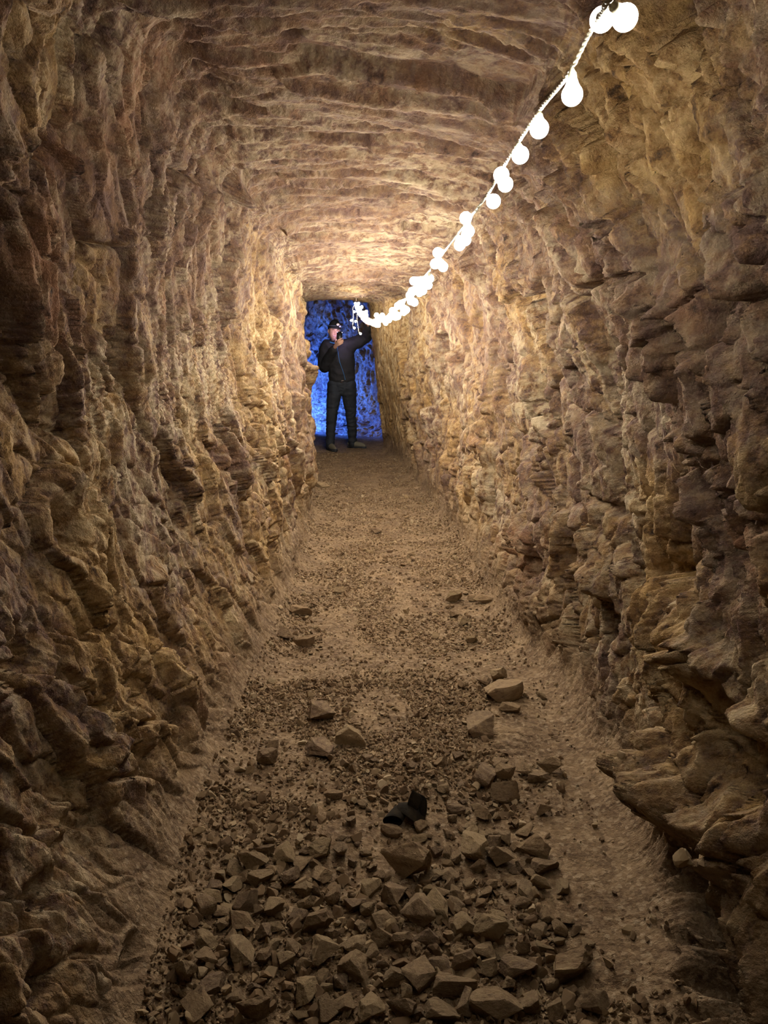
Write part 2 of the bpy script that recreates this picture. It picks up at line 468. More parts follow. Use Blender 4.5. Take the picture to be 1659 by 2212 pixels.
def piece(name, c0, c1, mat):
    """columns c0..c1 inclusive (wrapping)"""
    cols = np.arange(c0, c1 + 1) % NU
    n = len(cols)
    V = GP[:, cols].reshape(-1, 3)
    a = np.arange(NY - 1)[:, None] * n + np.arange(n - 1)[None, :]
    a = a.ravel()
    Fc = np.stack([a, a + 1, a + n + 1, a + n], 1)
    me = np_mesh(name, V, Fc)
    for nm, arr in (('ochre', ochre), ('pale', pale), ('rust', rust), ('dust', dust), ('dtone', dtone)):
        at = me.attributes.new(nm, 'FLOAT', 'POINT')
        at.data.foreach_set('value', np.ascontiguousarray(arr.reshape(NY, NU)[:, cols].ravel(), dtype=F32))
    o = link_mesh(name, me, None, mat)
    o['kind'] = 'structure'
    return o

# ------------------------------------------------------------------ materials
def new_mat(name, color=(.5, .5, .5), rough=.6, metal=0.0, emit=None, strength=0.0):
    m = bpy.data.materials.new(name)
    m.use_nodes = True
    b = m.node_tree.nodes['Principled BSDF']
    b.inputs['Base Color'].default_value = (*color, 1)
    b.inputs['Roughness'].default_value = rough
    b.inputs['Metallic'].default_value = metal
    if emit:
        b.inputs['Emission Color'].default_value = (*emit, 1)
        b.inputs['Emission Strength'].default_value = strength
    return m


class NT:
    def __init__(s, m):
        s.t = m.node_tree; s.b = s.t.nodes['Principled BSDF']

    def n(s, ty, **kw):
        nd = s.t.nodes.new(ty)
        for k, v in kw.items():
            if k in nd.inputs.keys(): nd.inputs[k].default_value = v
            else: setattr(nd, k, v)
        return nd

    def l(s, a, b): s.t.links.new(a, b)

    def noise(s, vec, scale, detail=4, rough=.55, dist=0.0):
        nd = s.n('ShaderNodeTexNoise'); nd.inputs['Scale'].default_value = scale
        nd.inputs['Detail'].default_value = detail; nd.inputs['Roughness'].default_value = rough
        nd.inputs['Distortion'].default_value = dist
        s.l(vec, nd.inputs['Vector']); return nd.outputs['Fac']

    def map(s, vec, sc=(1, 1, 1), rot=(0, 0, 0)):
        nd = s.n('ShaderNodeMapping'); nd.inputs['Scale'].default_value = sc; nd.inputs['Rotation'].default_value = rot
        s.l(vec, nd.inputs['Vector']); return nd.outputs['Vector']

    def ramp(s, fac, stops):
        nd = s.n('ShaderNodeValToRGB'); cr = nd.color_ramp
        while len(cr.elements) > 1: cr.elements.remove(cr.elements[-1])
        cr.elements[0].position = stops[0][0]; c = stops[0][1]
        cr.elements[0].color = (*c, 1) if len(c) == 3 else c
        for p, c in stops[1:]:
            e = cr.elements.new(p); e.color = (*c, 1)
        s.l(fac, nd.inputs['Fac']); return nd.outputs['Color']

    def mix(s, f, a, b, mode='MIX'):
        nd = s.n('ShaderNodeMix'); nd.data_type = 'RGBA'; nd.blend_type = mode; nd.clamp_factor = True
        for sock, v in ((0, f), (6, a), (7, b)):
            if hasattr(v, 'links') or hasattr(v, 'is_output'): s.l(v, nd.inputs[sock])
            else: nd.inputs[sock].default_value = v if sock == 0 else (*v, 1)
        return nd.outputs[2]

    def math(s, op, a, b=0.0, clamp=False):
        nd = s.n('ShaderNodeMath'); nd.operation = op; nd.use_clamp = clamp
        for i, v in enumerate((a, b)):
            if hasattr(v, 'is_output'): s.l(v, nd.inputs[i])
            else: nd.inputs[i].default_value = v
        return nd.outputs[0]

    def bump(s, h, strength, dist, normal=None):
        nd = s.n('ShaderNodeBump'); nd.inputs['Strength'].default_value = strength; nd.inputs['Distance'].default_value = dist
        s.l(h, nd.inputs['Height'])
        if normal is not None: s.l(normal, nd.inputs['Normal'])
        return nd.outputs['Normal']


OCHRE_LT, OCHRE_MD, OCHRE_DK = (.44, .285, .110), (.285, .170, .065), (.165, .092, .036)
BROWN, PURPLE = (.175, .098, .056), (.120, .070, .055)
PALE, RUST = (.48, .39, .25), (.225, .108, .050)


def rock_material(name):
    m = new_mat(name, rough=.93)
    k = NT(m)
    b = k.b
    b.inputs['Specular IOR Level'].default_value = 0.2
    tc = k.n('ShaderNodeTexCoord').outputs['Object']
    an = k.map(tc, (1.0, 2.0, 1.0), (math.radians(12), 0, math.radians(12)))
    att = lambda nm: k.n('ShaderNodeAttribute', attribute_name=nm).outputs['Fac']
    n3 = k.noise(tc, 24, 4, .72)
    n4 = k.noise(an, 15, 4, .70)
    d3 = k.math('SUBTRACT', n3, .5); d4 = k.math('SUBTRACT', n4, .5)
    c_dark = k.mix(k.math('ADD', k.math('MULTIPLY', d3, 5.0), k.math('ADD', att('dtone'), .5), True), PURPLE, BROWN)
    c_och = k.ramp(n4, [(.33, OCHRE_DK), (.50, OCHRE_MD), (.68, OCHRE_LT)])
    o = k.math('ADD', att('ochre'), k.math('MULTIPLY', d3, 1.2))
    c = k.mix(k.math('ADD', k.math('MULTIPLY', o, 1.8), .14, True), c_dark, c_och)
    c = k.mix(k.math('MULTIPLY', att('rust'), .65), c, RUST)
    vv = k.math('MULTIPLY', att('pale'), k.math('ADD', k.math('MULTIPLY', d4, 6.0), .55, True), True)
    c = k.mix(k.math('MULTIPLY', vv, .65), c, PALE)
    c = k.mix(k.math('MULTIPLY', k.math('SUBTRACT', -.085, d4), 7.0, True), c, (.040, .026, .019))
    spk = k.n('ShaderNodeTexVoronoi', Scale=85.0); k.l(tc, spk.inputs['Vector'])
    sep = k.n('ShaderNodeSeparateColor'); k.l(spk.outputs['Color'], sep.inputs['Color'])
    dcol = k.ramp(k.math('ADD', k.math('MULTIPLY', att('dtone'), .9), k.math('ADD', k.math('MULTIPLY', d3, .9), .5)),
                  [(.25, (.120, .072, .038)), (.5, (.195, .124, .066)), (.78, (.30, .20, .108))])
    dcol = k.mix(.45, dcol, k.ramp(sep.outputs[0], [(.0, (.06, .038, .022)), (.5, (.19, .125, .07)), (.85, (.30, .215, .13)), (1, (.42, .33, .22))]))
    df = k.math('ADD', att('dust'), k.math('MULTIPLY', d3, .9), True)
    c = k.mix(df, c, dcol)
    k.l(c, b.inputs['Base Color'])
    h1 = k.noise(k.map(tc, (1.0, 1.25, 1.0), (.3, .2, .4)), 13, 6, .68)
    hh = k.math('MULTIPLY', h1, .031)
    hh = k.math('ADD', hh, k.math('MULTIPLY', n3, .006))
    k.l(k.bump(hh, 1.0, 1.0), b.inputs['Normal'])
    return m


M_wall = rock_material('rock_face')


piece('floor', I4, NU + I1, M_wall)
piece('wall_left', I1, I2, M_wall)
piece('ceiling', I2, I3, M_wall)
piece('wall_right', I3, I4, M_wall)

# rock face that closes the chamber beyond the opening
nb_u, nb_v = int(420 * Q), int(420 * Q)
tu = np.linspace(0, 1, nb_u)[None, :]; tv = np.linspace(0, 1, nb_v)[:, None]
ax = -3.1 + 3.7 * tu + 0 * tv
ay = 14.0 - 1.30 * (ax + 1.47) + 0.25 * np.cos(ax * 2.2)
ay = np.minimum(ay, 14.3)
az = -0.3 + 2.9 * tv + 0 * tu
ay = ay - 0.55 * (1 - np.clip(az / 0.7, 0, 1)) ** 2
PB = np.stack([ax, ay, az], -1).reshape(-1, 3).astype(F32)
wb = 0.16 * np.stack([fbm(PB * 2.5 + 9, 3, 7), fbm(PB * 2.5 + 29, 3, 8), fbm(PB * 2.5 + 49, 3, 9)], 1)
zz = sstep(0.75, 0.2, PB[:, 2])
QB = PB + wb
rv = fbm(QB * np.array([6.5, 6.5, 2.2], F32), 3, 201, ridged=True)
rh = fbm(QB * np.array([2.4, 2.4, 11], F32), 3, 203, ridged=True)
DB = 0.10 * fbm(PB * 1.3, 2, 205) + 0.13 * (rv * (1 - zz) + rh * zz) + 0.02 * blocks(QB * np.array([5, 5, 4], F32), 207)[0]
PB += np.array([-.75, -.66, 0], F32) * DB[:, None]
a = (np.arange(nb_v - 1)[:, None] * nb_u + np.arange(nb_u - 1)[None, :]).ravel()
me = np_mesh('wall_back', PB, np.stack([a, a + 1, a + nb_u + 1, a + nb_u], 1))
for nm, arr in (('ochre', fbm(PB * 2, 2, 211) + .2), ('pale', sstep(.2, .8, rv * (1 - zz) + rh * zz)), ('dust', 0 * DB)):
    me.attributes.new(nm, 'FLOAT', 'POINT').data.foreach_set('value', np.ascontiguousarray(arr, dtype=F32))
o = link_mesh('wall_back', me, None, M_wall); o['kind'] = 'structure'

# ------------------------------------------------------------------ floor height lookup
RX0, RY0, RS = -2.6, 0.4, 0.01
rast = np.full((1400, 460), -9.0, F32)
cols = np.arange(I4, NU + I1 + 1) % NU
extra = np.concatenate([np.arange(I4 - int(110 * Q), I4), cols, np.arange(I1 + 1, I1 + int(110 * Q))]) % NU
FV = GP[:, extra].reshape(-1, 3)
ix = ((FV[:, 0] - RX0) / RS).astype(int); iy = ((FV[:, 1] - RY0) / RS).astype(int)
ok = (ix >= 0) & (ix < 460) & (iy >= 0) & (iy < 1400) & (FV[:, 2] < .7)
np.maximum.at(rast, (iy[ok], ix[ok]), FV[ok, 2])
for _ in range(6):
    hole = rast < -5
    if not hole.any(): break
    acc = np.zeros_like(rast); cnt = np.zeros_like(rast)
    for dy, dx in ((0, 1), (0, -1), (1, 0), (-1, 0)):
        r2 = np.roll(rast, (dy, dx), (0, 1)); v = r2 > -5
        acc += np.where(v, r2, 0); cnt += v
    rast = np.where(hole & (cnt > 0), acc / np.maximum(cnt, 1), rast)


def floor_z(x, y):
    i = int(min(max((y - RY0) / RS, 0), 1399)); j = int(min(max((x - RX0) / RS, 0), 459))
    v = float(rast[i, j])
    return v if v > -5 else 0.0


def floor_z_np(x, y):
    i = np.clip(((y - RY0) / RS).astype(int), 0, 1399); j = np.clip(((x - RX0) / RS).astype(int), 0, 459)
    v = rast[i, j]
    return np.where(v > -5, v, 0)


# ------------------------------------------------------------------ stones
def ico(sub):
    bm = bmesh.new()
    bmesh.ops.create_icosphere(bm, subdivisions=sub, radius=1.0)
    V = np.array([v.co[:] for v in bm.verts], F32)
    Fc = np.array([[v.index for v in f.verts] for f in bm.faces], np.int32)
    bm.free()
    return V, Fc


ICO = {s: ico(s) for s in (1, 2, 3, 4, 5)}


def stone_verts(rng, sub, cuts=14, flat=0.0, rough=0.03):
    V = ICO[sub][0].copy()
    ns = rng.normal(size=(cuts, 3)); ns /= np.linalg.norm(ns, axis=1, keepdims=True)
    if flat: ns[0] = (0.05, 0.05, 1); ns[1] = (-.05, .02, -1); ns[:2] /= np.linalg.norm(ns[:2], axis=1, keepdims=True)
    hs = rng.uniform(0.42, 0.80, cuts)
    if flat: hs[:2] = .40
    V *= 1.25
    for _ in range(2):
        for n, h in zip(ns, hs):
            d = V @ n - h
            V -= np.maximum(d, 0)[:, None] * n[None, :]
    if rough:
        V += (ICO[sub][0] * (rough * fbm(V * 2.6 + rng.uniform(0, 50), 4, int(rng.randint(900)), gain=.6))[:, None]).astype(F32)
    e = (V.max(0) - V.min(0)) / 2
    V = (V - (V.max(0) + V.min(0)) / 2) / e      # unit half extents
    return V


def stone_material():
    m = new_mat('loose_stone', rough=.92)
    k = NT(m); b = k.b
    b.inputs['Specular IOR Level'].default_value = 0.18
    tcn = k.n('ShaderNodeTexCoord')
    tc = tcn.outputs['Object']
    oi = k.n('ShaderNodeObjectInfo').outputs['Random']
    shift = k.n('ShaderNodeVectorMath', operation='ADD')
    cmb = k.n('ShaderNodeCombineXYZ'); 
    for i in range(3): k.l(k.math('MULTIPLY', oi, 31.0 + 7 * i), cmb.inputs[i])
    k.l(tc, shift.inputs[0]); k.l(cmb.outputs[0], shift.inputs[1])
    v = shift.outputs[0]
    base = k.ramp(oi, [(0, (.215, .137, .075)), (.25, (.30, .20, .11)), (.5, (.20, .13, .082)), (.75, (.34, .24, .13)), (1, (.25, .165, .095))])
    n = k.noise(v, 2.2, 5, .7, .5)
    c = k.mix(k.math('MULTIPLY', k.math('SUBTRACT', n, .46), 3.5, True), base, (.40, .29, .16))
    c = k.mix(k.math('MULTIPLY', k.math('SUBTRACT', .43, n), 6.0, True), c, (.085, .052, .032))
    k.l(c, b.inputs['Base Color'])
    n5 = k.noise(v, 4, 6, .74)
    k.l(k.bump(n5, 1.0, .009), b.inputs['Normal'])
    return m


M_stone = stone_material()
rs = np.random.RandomState(5)
BIG, SMALL, FLAT = [], [], []
for i in range(16):
    BIG.append(np_mesh('stone', stone_verts(rs, 5, 12, 0, .13), ICO[5][1], True))
for i in range(10):
    FLAT.append(np_mesh('slab_stone', stone_verts(rs, 5, 10, 1, .11), ICO[5][1], True))
for i in range(14):
    SMALL.append(np_mesh('stone', stone_verts(rs, 4, 11, 0, .10), ICO[4][1], True))
for me in BIG + FLAT + SMALL:
    me.materials.append(M_stone)
    # crisp facets, kept per mesh
    me.set_sharp_from_angle(angle=math.radians(38))

placed = []


def put_stone(x, y, w, dpt, h, rz, tilt, meshes, rng, sink=0.22, name='stone'):
    me = meshes[rng.randint(len(meshes))]
    o = bpy.data.objects.new(name, me)
    col.objects.link(o)
    o.scale = (w / 2, dpt / 2, h / 2)
    o.rotation_euler = (tilt[0], tilt[1], rz)
    z = np.mean([floor_z(x + a * w * .25, y + b * dpt * .25) for a in (-1, 0, 1) for b in (-1, 0, 1)])
    o.location = (x, y, z + h / 2 * (1 - 2 * sink) + 0.004)
    placed.append((x, y, max(w, dpt) / 2))
    return o


# (px centre, px centre, px width, px height, flat?, label)
HEROES = [
    (873, 1863, 104, 83, 0, 'largest dark brown boulder on the path, behind the two tall leaning pale stones'),
    (899, 1968, 62, 84, 0, 'large tan stone leaning against the narrow upright slab in the rubble'),
    (941, 1948, 50, 90, 0, 'narrow upright tan slab just in front of the dark brown boulder'),
    (697, 1538, 54, 58, 0, 'tall blocky stone with a striated left side standing alone on the left of the path'),
    (689, 1624, 60, 50, 1, 'grey diamond-shaped flat stone in front of the blocky stone'),
    (756, 1601, 62, 45, 0, 'pale ridged stone touching the grey diamond-shaped stone'),
    (720, 1729, 40, 17, 1, 'thin flat sliver of stone lying alone on bare dirt'),
    (637, 1758, 25, 22, 0, 'small tan stone to the left of the thin flat sliver'),
    (758, 1776, 22, 40, 0, 'thin pale elongated stone left of the black scrap'),
    (846, 1798, 46, 26, 1, 'flat stone with a dark shadow just below the black scrap'),
    (548, 1867, 62, 40, 0, 'rounded pale tan stone on the left edge of the rubble'),
    (572, 1847, 40, 22, 0, 'small pale stone tucked behind the rounded pale tan stone'),
    (628, 1897, 42, 48, 0, 'reddish brown upright stone right of the rounded pale tan stone'),
    (563, 1903, 55, 28, 1, 'flat yellowish stone in front of the rounded pale tan stone'),
    (684, 1928, 30, 20, 0, 'small yellowish wedge stone between the path dirt and the lower rubble'),
    (794, 1972, 32, 24, 0, 'small squarish pale stone left of the large leaning tan stone'),
    (664, 1955, 42, 36, 0, 'pale brown stone below the small yellowish wedge stone'),
    (686, 1997, 70, 45, 0, 'wide brown stone with a dark hollow under its front edge'),
    (521, 2051, 52, 78, 0, 'tall brown stone standing at the left edge of the foreground rubble'),
    (570, 2066, 38, 42, 0, 'yellowish five-sided stone right of the tall brown edge stone'),
    (704, 2050, 58, 70, 0, 'large smooth-faced grey tan stone in the left middle of the rubble'),
    (631, 2040, 30, 65, 0, 'slim upright stone left of the smooth-faced grey tan stone'),
    (765, 2084, 60, 65, 0, 'broad tan stone right of the smooth-faced grey tan stone'),
    (866, 2033, 48, 44, 0, 'brown stone casting a black shadow in the centre of the rubble'),
    (921, 2037, 54, 42, 0, 'grey triangular stone right of the brown shadow-casting stone'),
    (852, 2116, 55, 44, 0, 'brown stone left of the brightest tan slab at the bottom'),
    (826, 2084, 28, 26, 0, 'small round yellowish stone above the brown foreground stone'),
    (390, 2120, 62, 44, 0, 'dim rounded stone at the foot of the left wall near the camera'),
    (545, 2180, 70, 50, 0, 'dim brown stone at the bottom edge left of centre'),
    (1044, 1482, 32, 28, 0, 'small pale rounded stone left of the flat reddish slab'),
    (1090, 1500, 84, 50, 1, 'flat reddish slab at the foot of the right wall'),
    (1077, 1466, 38, 34, 0, 'brown stone directly behind the flat reddish slab'),
    (1100, 1538, 44, 24, 1, 'small flat stone in front of the flat reddish slab'),
    (1038, 1578, 60, 62, 0, 'tall lumpy brown stone on the right side of the path'),
    (1046, 1680, 50, 64, 0, 'pale upright block at the left end of the right wall pile'),
    (1090, 1682, 40, 32, 0, 'small brown stone right of the pale upright block'),
    (1130, 1672, 38, 44, 0, 'pointed tan stone in the middle of the right wall pile'),
    (1184, 1665, 48, 40, 0, 'round tan stone at the right end of the right wall pile'),
    (1165, 1690, 46, 20, 1, 'low flat stone in front of the round tan stone'),
    (1090, 1717, 60, 50, 0, 'wedge-shaped tan stone in front of the right wall pile'),
    (1025, 1830, 60, 75, 0, 'large yellowish stone right of the dark brown boulder'),
    (1082, 1850, 62, 50, 0, 'jagged stone right of the large yellowish stone'),
    (1152, 1840, 70, 54, 0, 'broad tan stone beside the dusty ramp of the right wall'),
    (1176, 1872, 60, 30, 1, 'flat wedge stone in front of the broad tan stone by the ramp'),
    (1169, 1907, 42, 42, 0, 'smooth rounded stone beside the dusty ramp'),
    (1043, 1762, 36, 36, 0, 'brown squarish stone between the wedge stone and the large yellowish stone'),
    (985, 1753, 40, 22, 1, 'small flat stone right of the black scrap'),
    (1176, 1755, 34, 28, 0, 'small dark-sided stone at the edge of the dusty ramp'),
    (1067, 1817, 30, 36, 0, 'small oval stone between the large yellowish stone and the broad tan one'),
    (1031, 1874, 34, 30, 0, 'small brown stone below the large yellowish stone'),
    (1002, 2000, 56, 58, 0, 'stone with a sharp dark underside in the right middle of the rubble'),
    (1060, 2018, 76, 46, 0, 'wide reddish tan stone right of the stone with the dark underside'),
    (1002, 2087, 64, 46, 0, 'angular tan stone directly above the brightest tan slab'),
    (977, 2131, 90, 56, 1, 'brightest tan slab at the bottom centre'),
    (1057, 2098, 36, 44, 0, 'upright stone right of the angular tan stone'),
    (1118, 2094, 84, 46, 1, 'wide flat-topped brown stone in the right foreground'),
    (1240, 2083, 104, 56, 1, 'long flat slab with a black gap beneath at the foot of the right wall'),
    (1130, 2050, 32, 24, 0, 'small pale triangular stone above the wide flat-topped brown stone'),
    (1172, 2043, 44, 24, 1, 'small flat stone above the long flat slab'),
    (1208, 2030, 28, 18, 1, 'smallest pale square stone by the right wall foot'),
    (865, 2182, 62, 50, 0, 'grey tan stone at the bottom edge left of the brightest tan slab'),
    (955, 2196, 76, 40, 1, 'pale slab cut by the bottom edge of the picture'),
    (1070, 2185, 108, 50, 1, 'largest dark slab at the bottom edge right of centre'),
    (1200, 2182, 40, 50, 0, 'tan upright stone at the bottom edge below the long flat slab'),
    (1270, 2170, 54, 55, 0, 'rightmost stone at the bottom edge of the rubble'),
    (650, 1324, 47, 25, 1, 'oblong pale block near the left wall halfway down the tunnel'),
    (734, 1284, 25, 15, 0, 'small squarish stone alone in the middle distance of the path'),
    (981, 1292, 40, 30, 0, 'rounded pale yellow stone at the right side halfway down the tunnel'),
    (1046, 1304, 43, 17, 1, 'flat brown stone right of the rounded pale yellow stone'),
    (1022, 1297, 25, 13, 0, 'small pale stone between the rounded yellow stone and the flat brown one'),
    (981, 1332, 20, 18, 0, 'small round pale stone below the rounded pale yellow stone'),
    (1005, 1347, 32, 18, 0, 'small oblong stone right of the small round pale stone'),
    (813, 1144, 22, 15, 0, 'small dark stone in the centre of the path far down the tunnel'),
    (697, 1050, 32, 12, 1, 'dark flat slab by the left wall closest to the standing person'),
    (616, 1378, 32, 28, 0, 'grey angular stone against the foot of the left wall'),
    (655, 1390, 46, 28, 0, 'tan angular stone right of the grey stone at the left wall foot'),
    (887, 1197, 18, 9, 0, 'tiny pale stone right of the centre, far down the tunnel'),
    (1019, 1383, 26, 18, 0, 'small brown stone near the right wall in the middle distance'),
    (960, 1070, 18, 10, 0, 'small stone by the right wall foot nearest the far opening'),
    (590, 1612, 22, 24, 0, 'small pale upright stone by the left wall foot'),
    (578, 1645, 44, 30, 0, 'brown stone below the small pale upright one by the left wall'),
]
rh_ = np.random.RandomState(21)
for (x, y, w, h, fl, lab) in HEROES:
    p, t = on_floor(x, min(y + h * 0.28, 2250))
    if p.x > 0.62: pass
    wm = w / FPX * t * 1.08
    th = math.asin(-ray(x, y).z / ray(x, y).length)
    hm = h / FPX * t
    hgt = min(max(wm * (0.42 if fl else 0.72), hm * .35), hm / math.cos(th) * .95)
    if fl: hgt = min(hgt, wm * .4)
    dp = (hm - hgt * math.cos(th) * .75) / math.sin(th)
    dp = min(max(dp, wm * .55), wm * 1.5)
    o = put_stone(p.x, p.y + dp * .1, wm, dp, hgt, rh_.uniform(-.35, .35), (rh_.uniform(-.14, .14), rh_.uniform(-.14, .14)), FLAT if fl else BIG, rh_, .12)
    tag(o, lab, 'stone')

# the countless rest: more loose stones, each its own object, in four stretches
def scatter(n, fx, smin, smax, label, group, seed, meshes, ylo, yhi, sink=.25):
    rng = np.random.RandomState(seed)
    k = 0; tries = 0
    while k < n and tries < n * 60:
        tries += 1
        y_ = rng.uniform(ylo, yhi) if yhi - ylo < 1.5 else ylo * (yhi / ylo) ** rng.uniform()
        x_ = fx(y_, rng)
        s = smin * (smax / smin) ** (rng.uniform() ** 1.5)
        if any((x_ - a) ** 2 + (y_ - b) ** 2 < ((r + s / 2) * .72) ** 2 for a, b, r in placed): continue
        o = put_stone(x_, y_, s, s * rng.uniform(.65, 1.2), s * rng.uniform(.4, .8), rng.uniform(0, 6.28), (rng.uniform(-.35, .35), rng.uniform(-.35, .35)), meshes, rng, sink)
        tag(o, label, 'stone', group)
        k += 1


fl_ = lambda y: float(np.interp(y, YS, S['xlf'])); fr_ = lambda y: float(np.interp(y, YS, S['xrf']))
scatter(112, lambda y, r: r.uniform(-.50, .52), .035, .085, 'loose angular brown stone in the jumbled rubble nearest the camera', 'rubble stones in the foreground', 1, BIG + SMALL, 1.45, 2.02)
scatter(44, lambda y, r: r.uniform(.10, .44), .022, .055, 'small broken stone heaped along the dusty ramp on the right', 'rubble heap along the right side', 2, SMALL, 1.9, 2.55)
scatter(24, lambda y, r: r.uniform(-.46, .05), .018, .045, 'small stone scattered on bare dirt left of the dark brown boulder', 'stones scattered left of the boulder', 3, SMALL, 2.0, 2.7)
scatter(20, lambda y, r: fr_(y) - r.uniform(.05, .3), .02, .05, 'small stone along the foot of the right wall down the tunnel', 'stones along the right wall foot', 4, SMALL, 2.9, 7.5)
scatter(16, lambda y, r: fl_(y) + r.uniform(.04, .25), .02, .05, 'small stone along the foot of the left wall down the tunnel', 'stones along the left wall foot', 5, SMALL, 2.9, 7.5)

# gravel nobody could count: chips in one mesh
def gravel():
    rng = np.random.RandomState(77)
    VS, FS, TS = [], [], []
    off = 0
    for sub, n, y0, y1, med, lo, hi in ((1, 42000, 2.2, 10.3, .0046, .0022, .013), (2, 17000, .8, 3.2, .0046, .002, .013), (2, 2000, .9, 2.5, .0125, .009, .02), (2, 500, 2.5, 8.5, .012, .008, .02)):
        bases = [stone_verts(rng, sub, 9, 0, 0) for _ in range(12)]
        Fb = ICO[sub][1]
        y = y0 * (y1 / y0) ** rng.uniform(size=n)
        l = np.interp(y, YS, S['xlf']) - .03; r = np.interp(y, YS, S['xrf']) + .03
        x = l + (r - l) * rng.uniform(size=n)
        dens = par(lambda q: _perlin(q, 5), np.stack([x * 3, y * 2.2, 0 * x], 1).astype(F32))
        keep = (dens > -.03) | (y < 1.9) | (rng.uniform(size=n) < .22)
        keep &= ~((x > .44) & (y > 1.5) & (y < 3.3) & (rng.uniform(size=n) < .9))
        x, y = x[keep], y[keep]; n = len(x)
        s = np.clip(np.exp(rng.normal(math.log(med), .45, n)), lo, hi)
        z = floor_z_np(x, y)
        q = rng.normal(size=(n, 4)); q /= np.linalg.norm(q, axis=1, keepdims=True)
        w, a, b, c = q.T
        R = np.stack([1 - 2 * (b * b + c * c), 2 * (a * b - c * w), 2 * (a * c + b * w), 2 * (a * b + c * w), 1 - 2 * (a * a + c * c), 2 * (b * c - a * w),
                      2 * (a * c - b * w), 2 * (b * c + a * w), 1 - 2 * (a * a + b * b)], 1).reshape(n, 3, 3)
        sc3 = np.stack([s, s * rng.uniform(.6, 1.2, n), s * rng.uniform(.4, .8, n)], 1)
        B = np.stack(bases)[rng.randint(0, 12, n)] * sc3[:, None, :]
        V = np.einsum('nij,nkj->nki', R, B) + np.stack([x, y, z + s * .3], 1)[:, None, :]
        m_ = len(bases[0])
        VS.append(V.reshape(-1, 3)); FS.append((Fb[None] + (np.arange(n) * m_)[:, None, None]).reshape(-1, 3) + off)
        TS.append(np.repeat(rng.uniform(size=n), m_)); off += n * m_
    me = np_mesh('gravel', np.concatenate(VS), np.concatenate(FS), False)
    at = me.attributes.new('tone', 'FLOAT', 'POINT')
    at.data.foreach_set('value', np.concatenate(TS).astype(F32))
    m = new_mat('gravel_chips', rough=.94)
    k = NT(m); k.b.inputs['Specular IOR Level'].default_value = .15
    f = k.n('ShaderNodeAttribute', attribute_name='tone').outputs['Fac']
    k.l(k.ramp(f, [(0, (.105, .065, .036)), (.3, (.20, .13, .07)), (.55, (.155, .10, .056)), (.85, (.27, .19, .105)), (1, (.38, .29, .18))]), k.b.inputs['Base Color'])
    o = link_mesh('gravel', me, None, m)
    tag(o, 'fine brown gravel and stone chips strewn over the tunnel floor', 'gravel', kind='stuff')


gravel()

# ------------------------------------------------------------------ string of globe lights
M_cord = new_mat('cord_plastic', (.72, .68, .52), .45)
M_socket = new_mat('socket_plastic', (.80, .76, .55), .4)
LAMP = (1.0, .935, .82)
def bulb_mat(name, s):
    return new_mat(name, (.9, .9, .88), .3, emit=LAMP, strength=s)
BULB_LEVELS = [(1.05, 28), (1.4, 31), (1.9, 35), (2.4, 46), (3.0, 66), (3.8, 100), (5.0, 150), (6.4, 170), (7.6, 110), (99, 45)]
M_bulb = [bulb_mat('bulb_glow', v) for _, v in BULB_LEVELS]
CORD = [(1330, -20, .70), (1318, 0, .77), (1275, 70, .885), (1225, 165, .97), (1165, 240, 1.10), (1100, 340, 1.28), (1050, 425, 1.48), (1000, 490, 1.74),
        (955, 550, 2.05), (905, 612, 2.59), (868, 655, 3.2), (845, 676, 3.85), (820, 690, 4.65), (808, 690, 5.35), (795, 686, 6.07), (783, 676, 7.2), (770, 656, 9.25)]


def catmull(pts, per=24):
    out = []
    n = len(pts)
    for i in range(n - 1):
        p0 = pts[max(i - 1, 0)]; p1 = pts[i]; p2 = pts[i + 1]; p3 = pts[min(i + 2, n - 1)]
        for k in range(per):
            t = k / per
            out.append(0.5 * ((2 * p1) + (p2 - p0) * t + (2 * p0 - 5 * p1 + 4 * p2 - p3) * t * t + (3 * p1 - p0 - 3 * p2 + p3) * t ** 3))
    out.append(pts[-1].copy())
    return out


def resample(path, step):
    out = [path[0]]; acc = 0
    for a, b in zip(path, path[1:]):
        L = (b - a).length
        while acc + L >= step:
            f = (step - acc) / L
            a = a.lerp(b, f); out.append(a.copy()); L = (b - a).length; acc = 0
            if L < 1e-9: break
        acc += L
    return out


def tube(bm, path, rad, seg=8, cap=True):
    rings = []
    n = len(path)
    up = Vector((0, 0, 1))
    T0 = (path[1] - path[0]).normalized()
    if abs(T0.z) > .9: up = Vector((1, 0, 0))
    N = T0.cross(up).normalized()
    for i, p in enumerate(path):
        T = (path[min(i + 1, n - 1)] - path[max(i - 1, 0)]).normalized()
        N = (N - T * N.dot(T)).normalized()
        B = T.cross(N)
        r = rad[i] if isinstance(rad, list) else rad
        rx, ry = r if isinstance(r, tuple) else (r, r)
        rings.append([bm.verts.new(p + N * math.cos(a) * rx + B * math.sin(a) * ry) for a in [2 * math.pi * k / seg for k in range(seg)]])
    for a, b in zip(rings, rings[1:]):
        for k in range(seg):
            bm.faces.new((a[k], a[(k + 1) % seg], b[(k + 1) % seg], b[k]))
    if cap:
        bm.faces.new(rings[0]); bm.faces.new(rings[-1][::-1])
    return rings


def bm_obj(name, bm, mat, parent=None, smooth=True):
    bmesh.ops.recalc_face_normals(bm, faces=bm.faces)
    me = bpy.data.meshes.new(name)
    bm.to_mesh(me); bm.free()
    if smooth:
        for p in me.polygons: p.use_smooth = True
    return link_mesh(name, me, parent, mat)


pts = [at_depth(*c) for c in CORD]
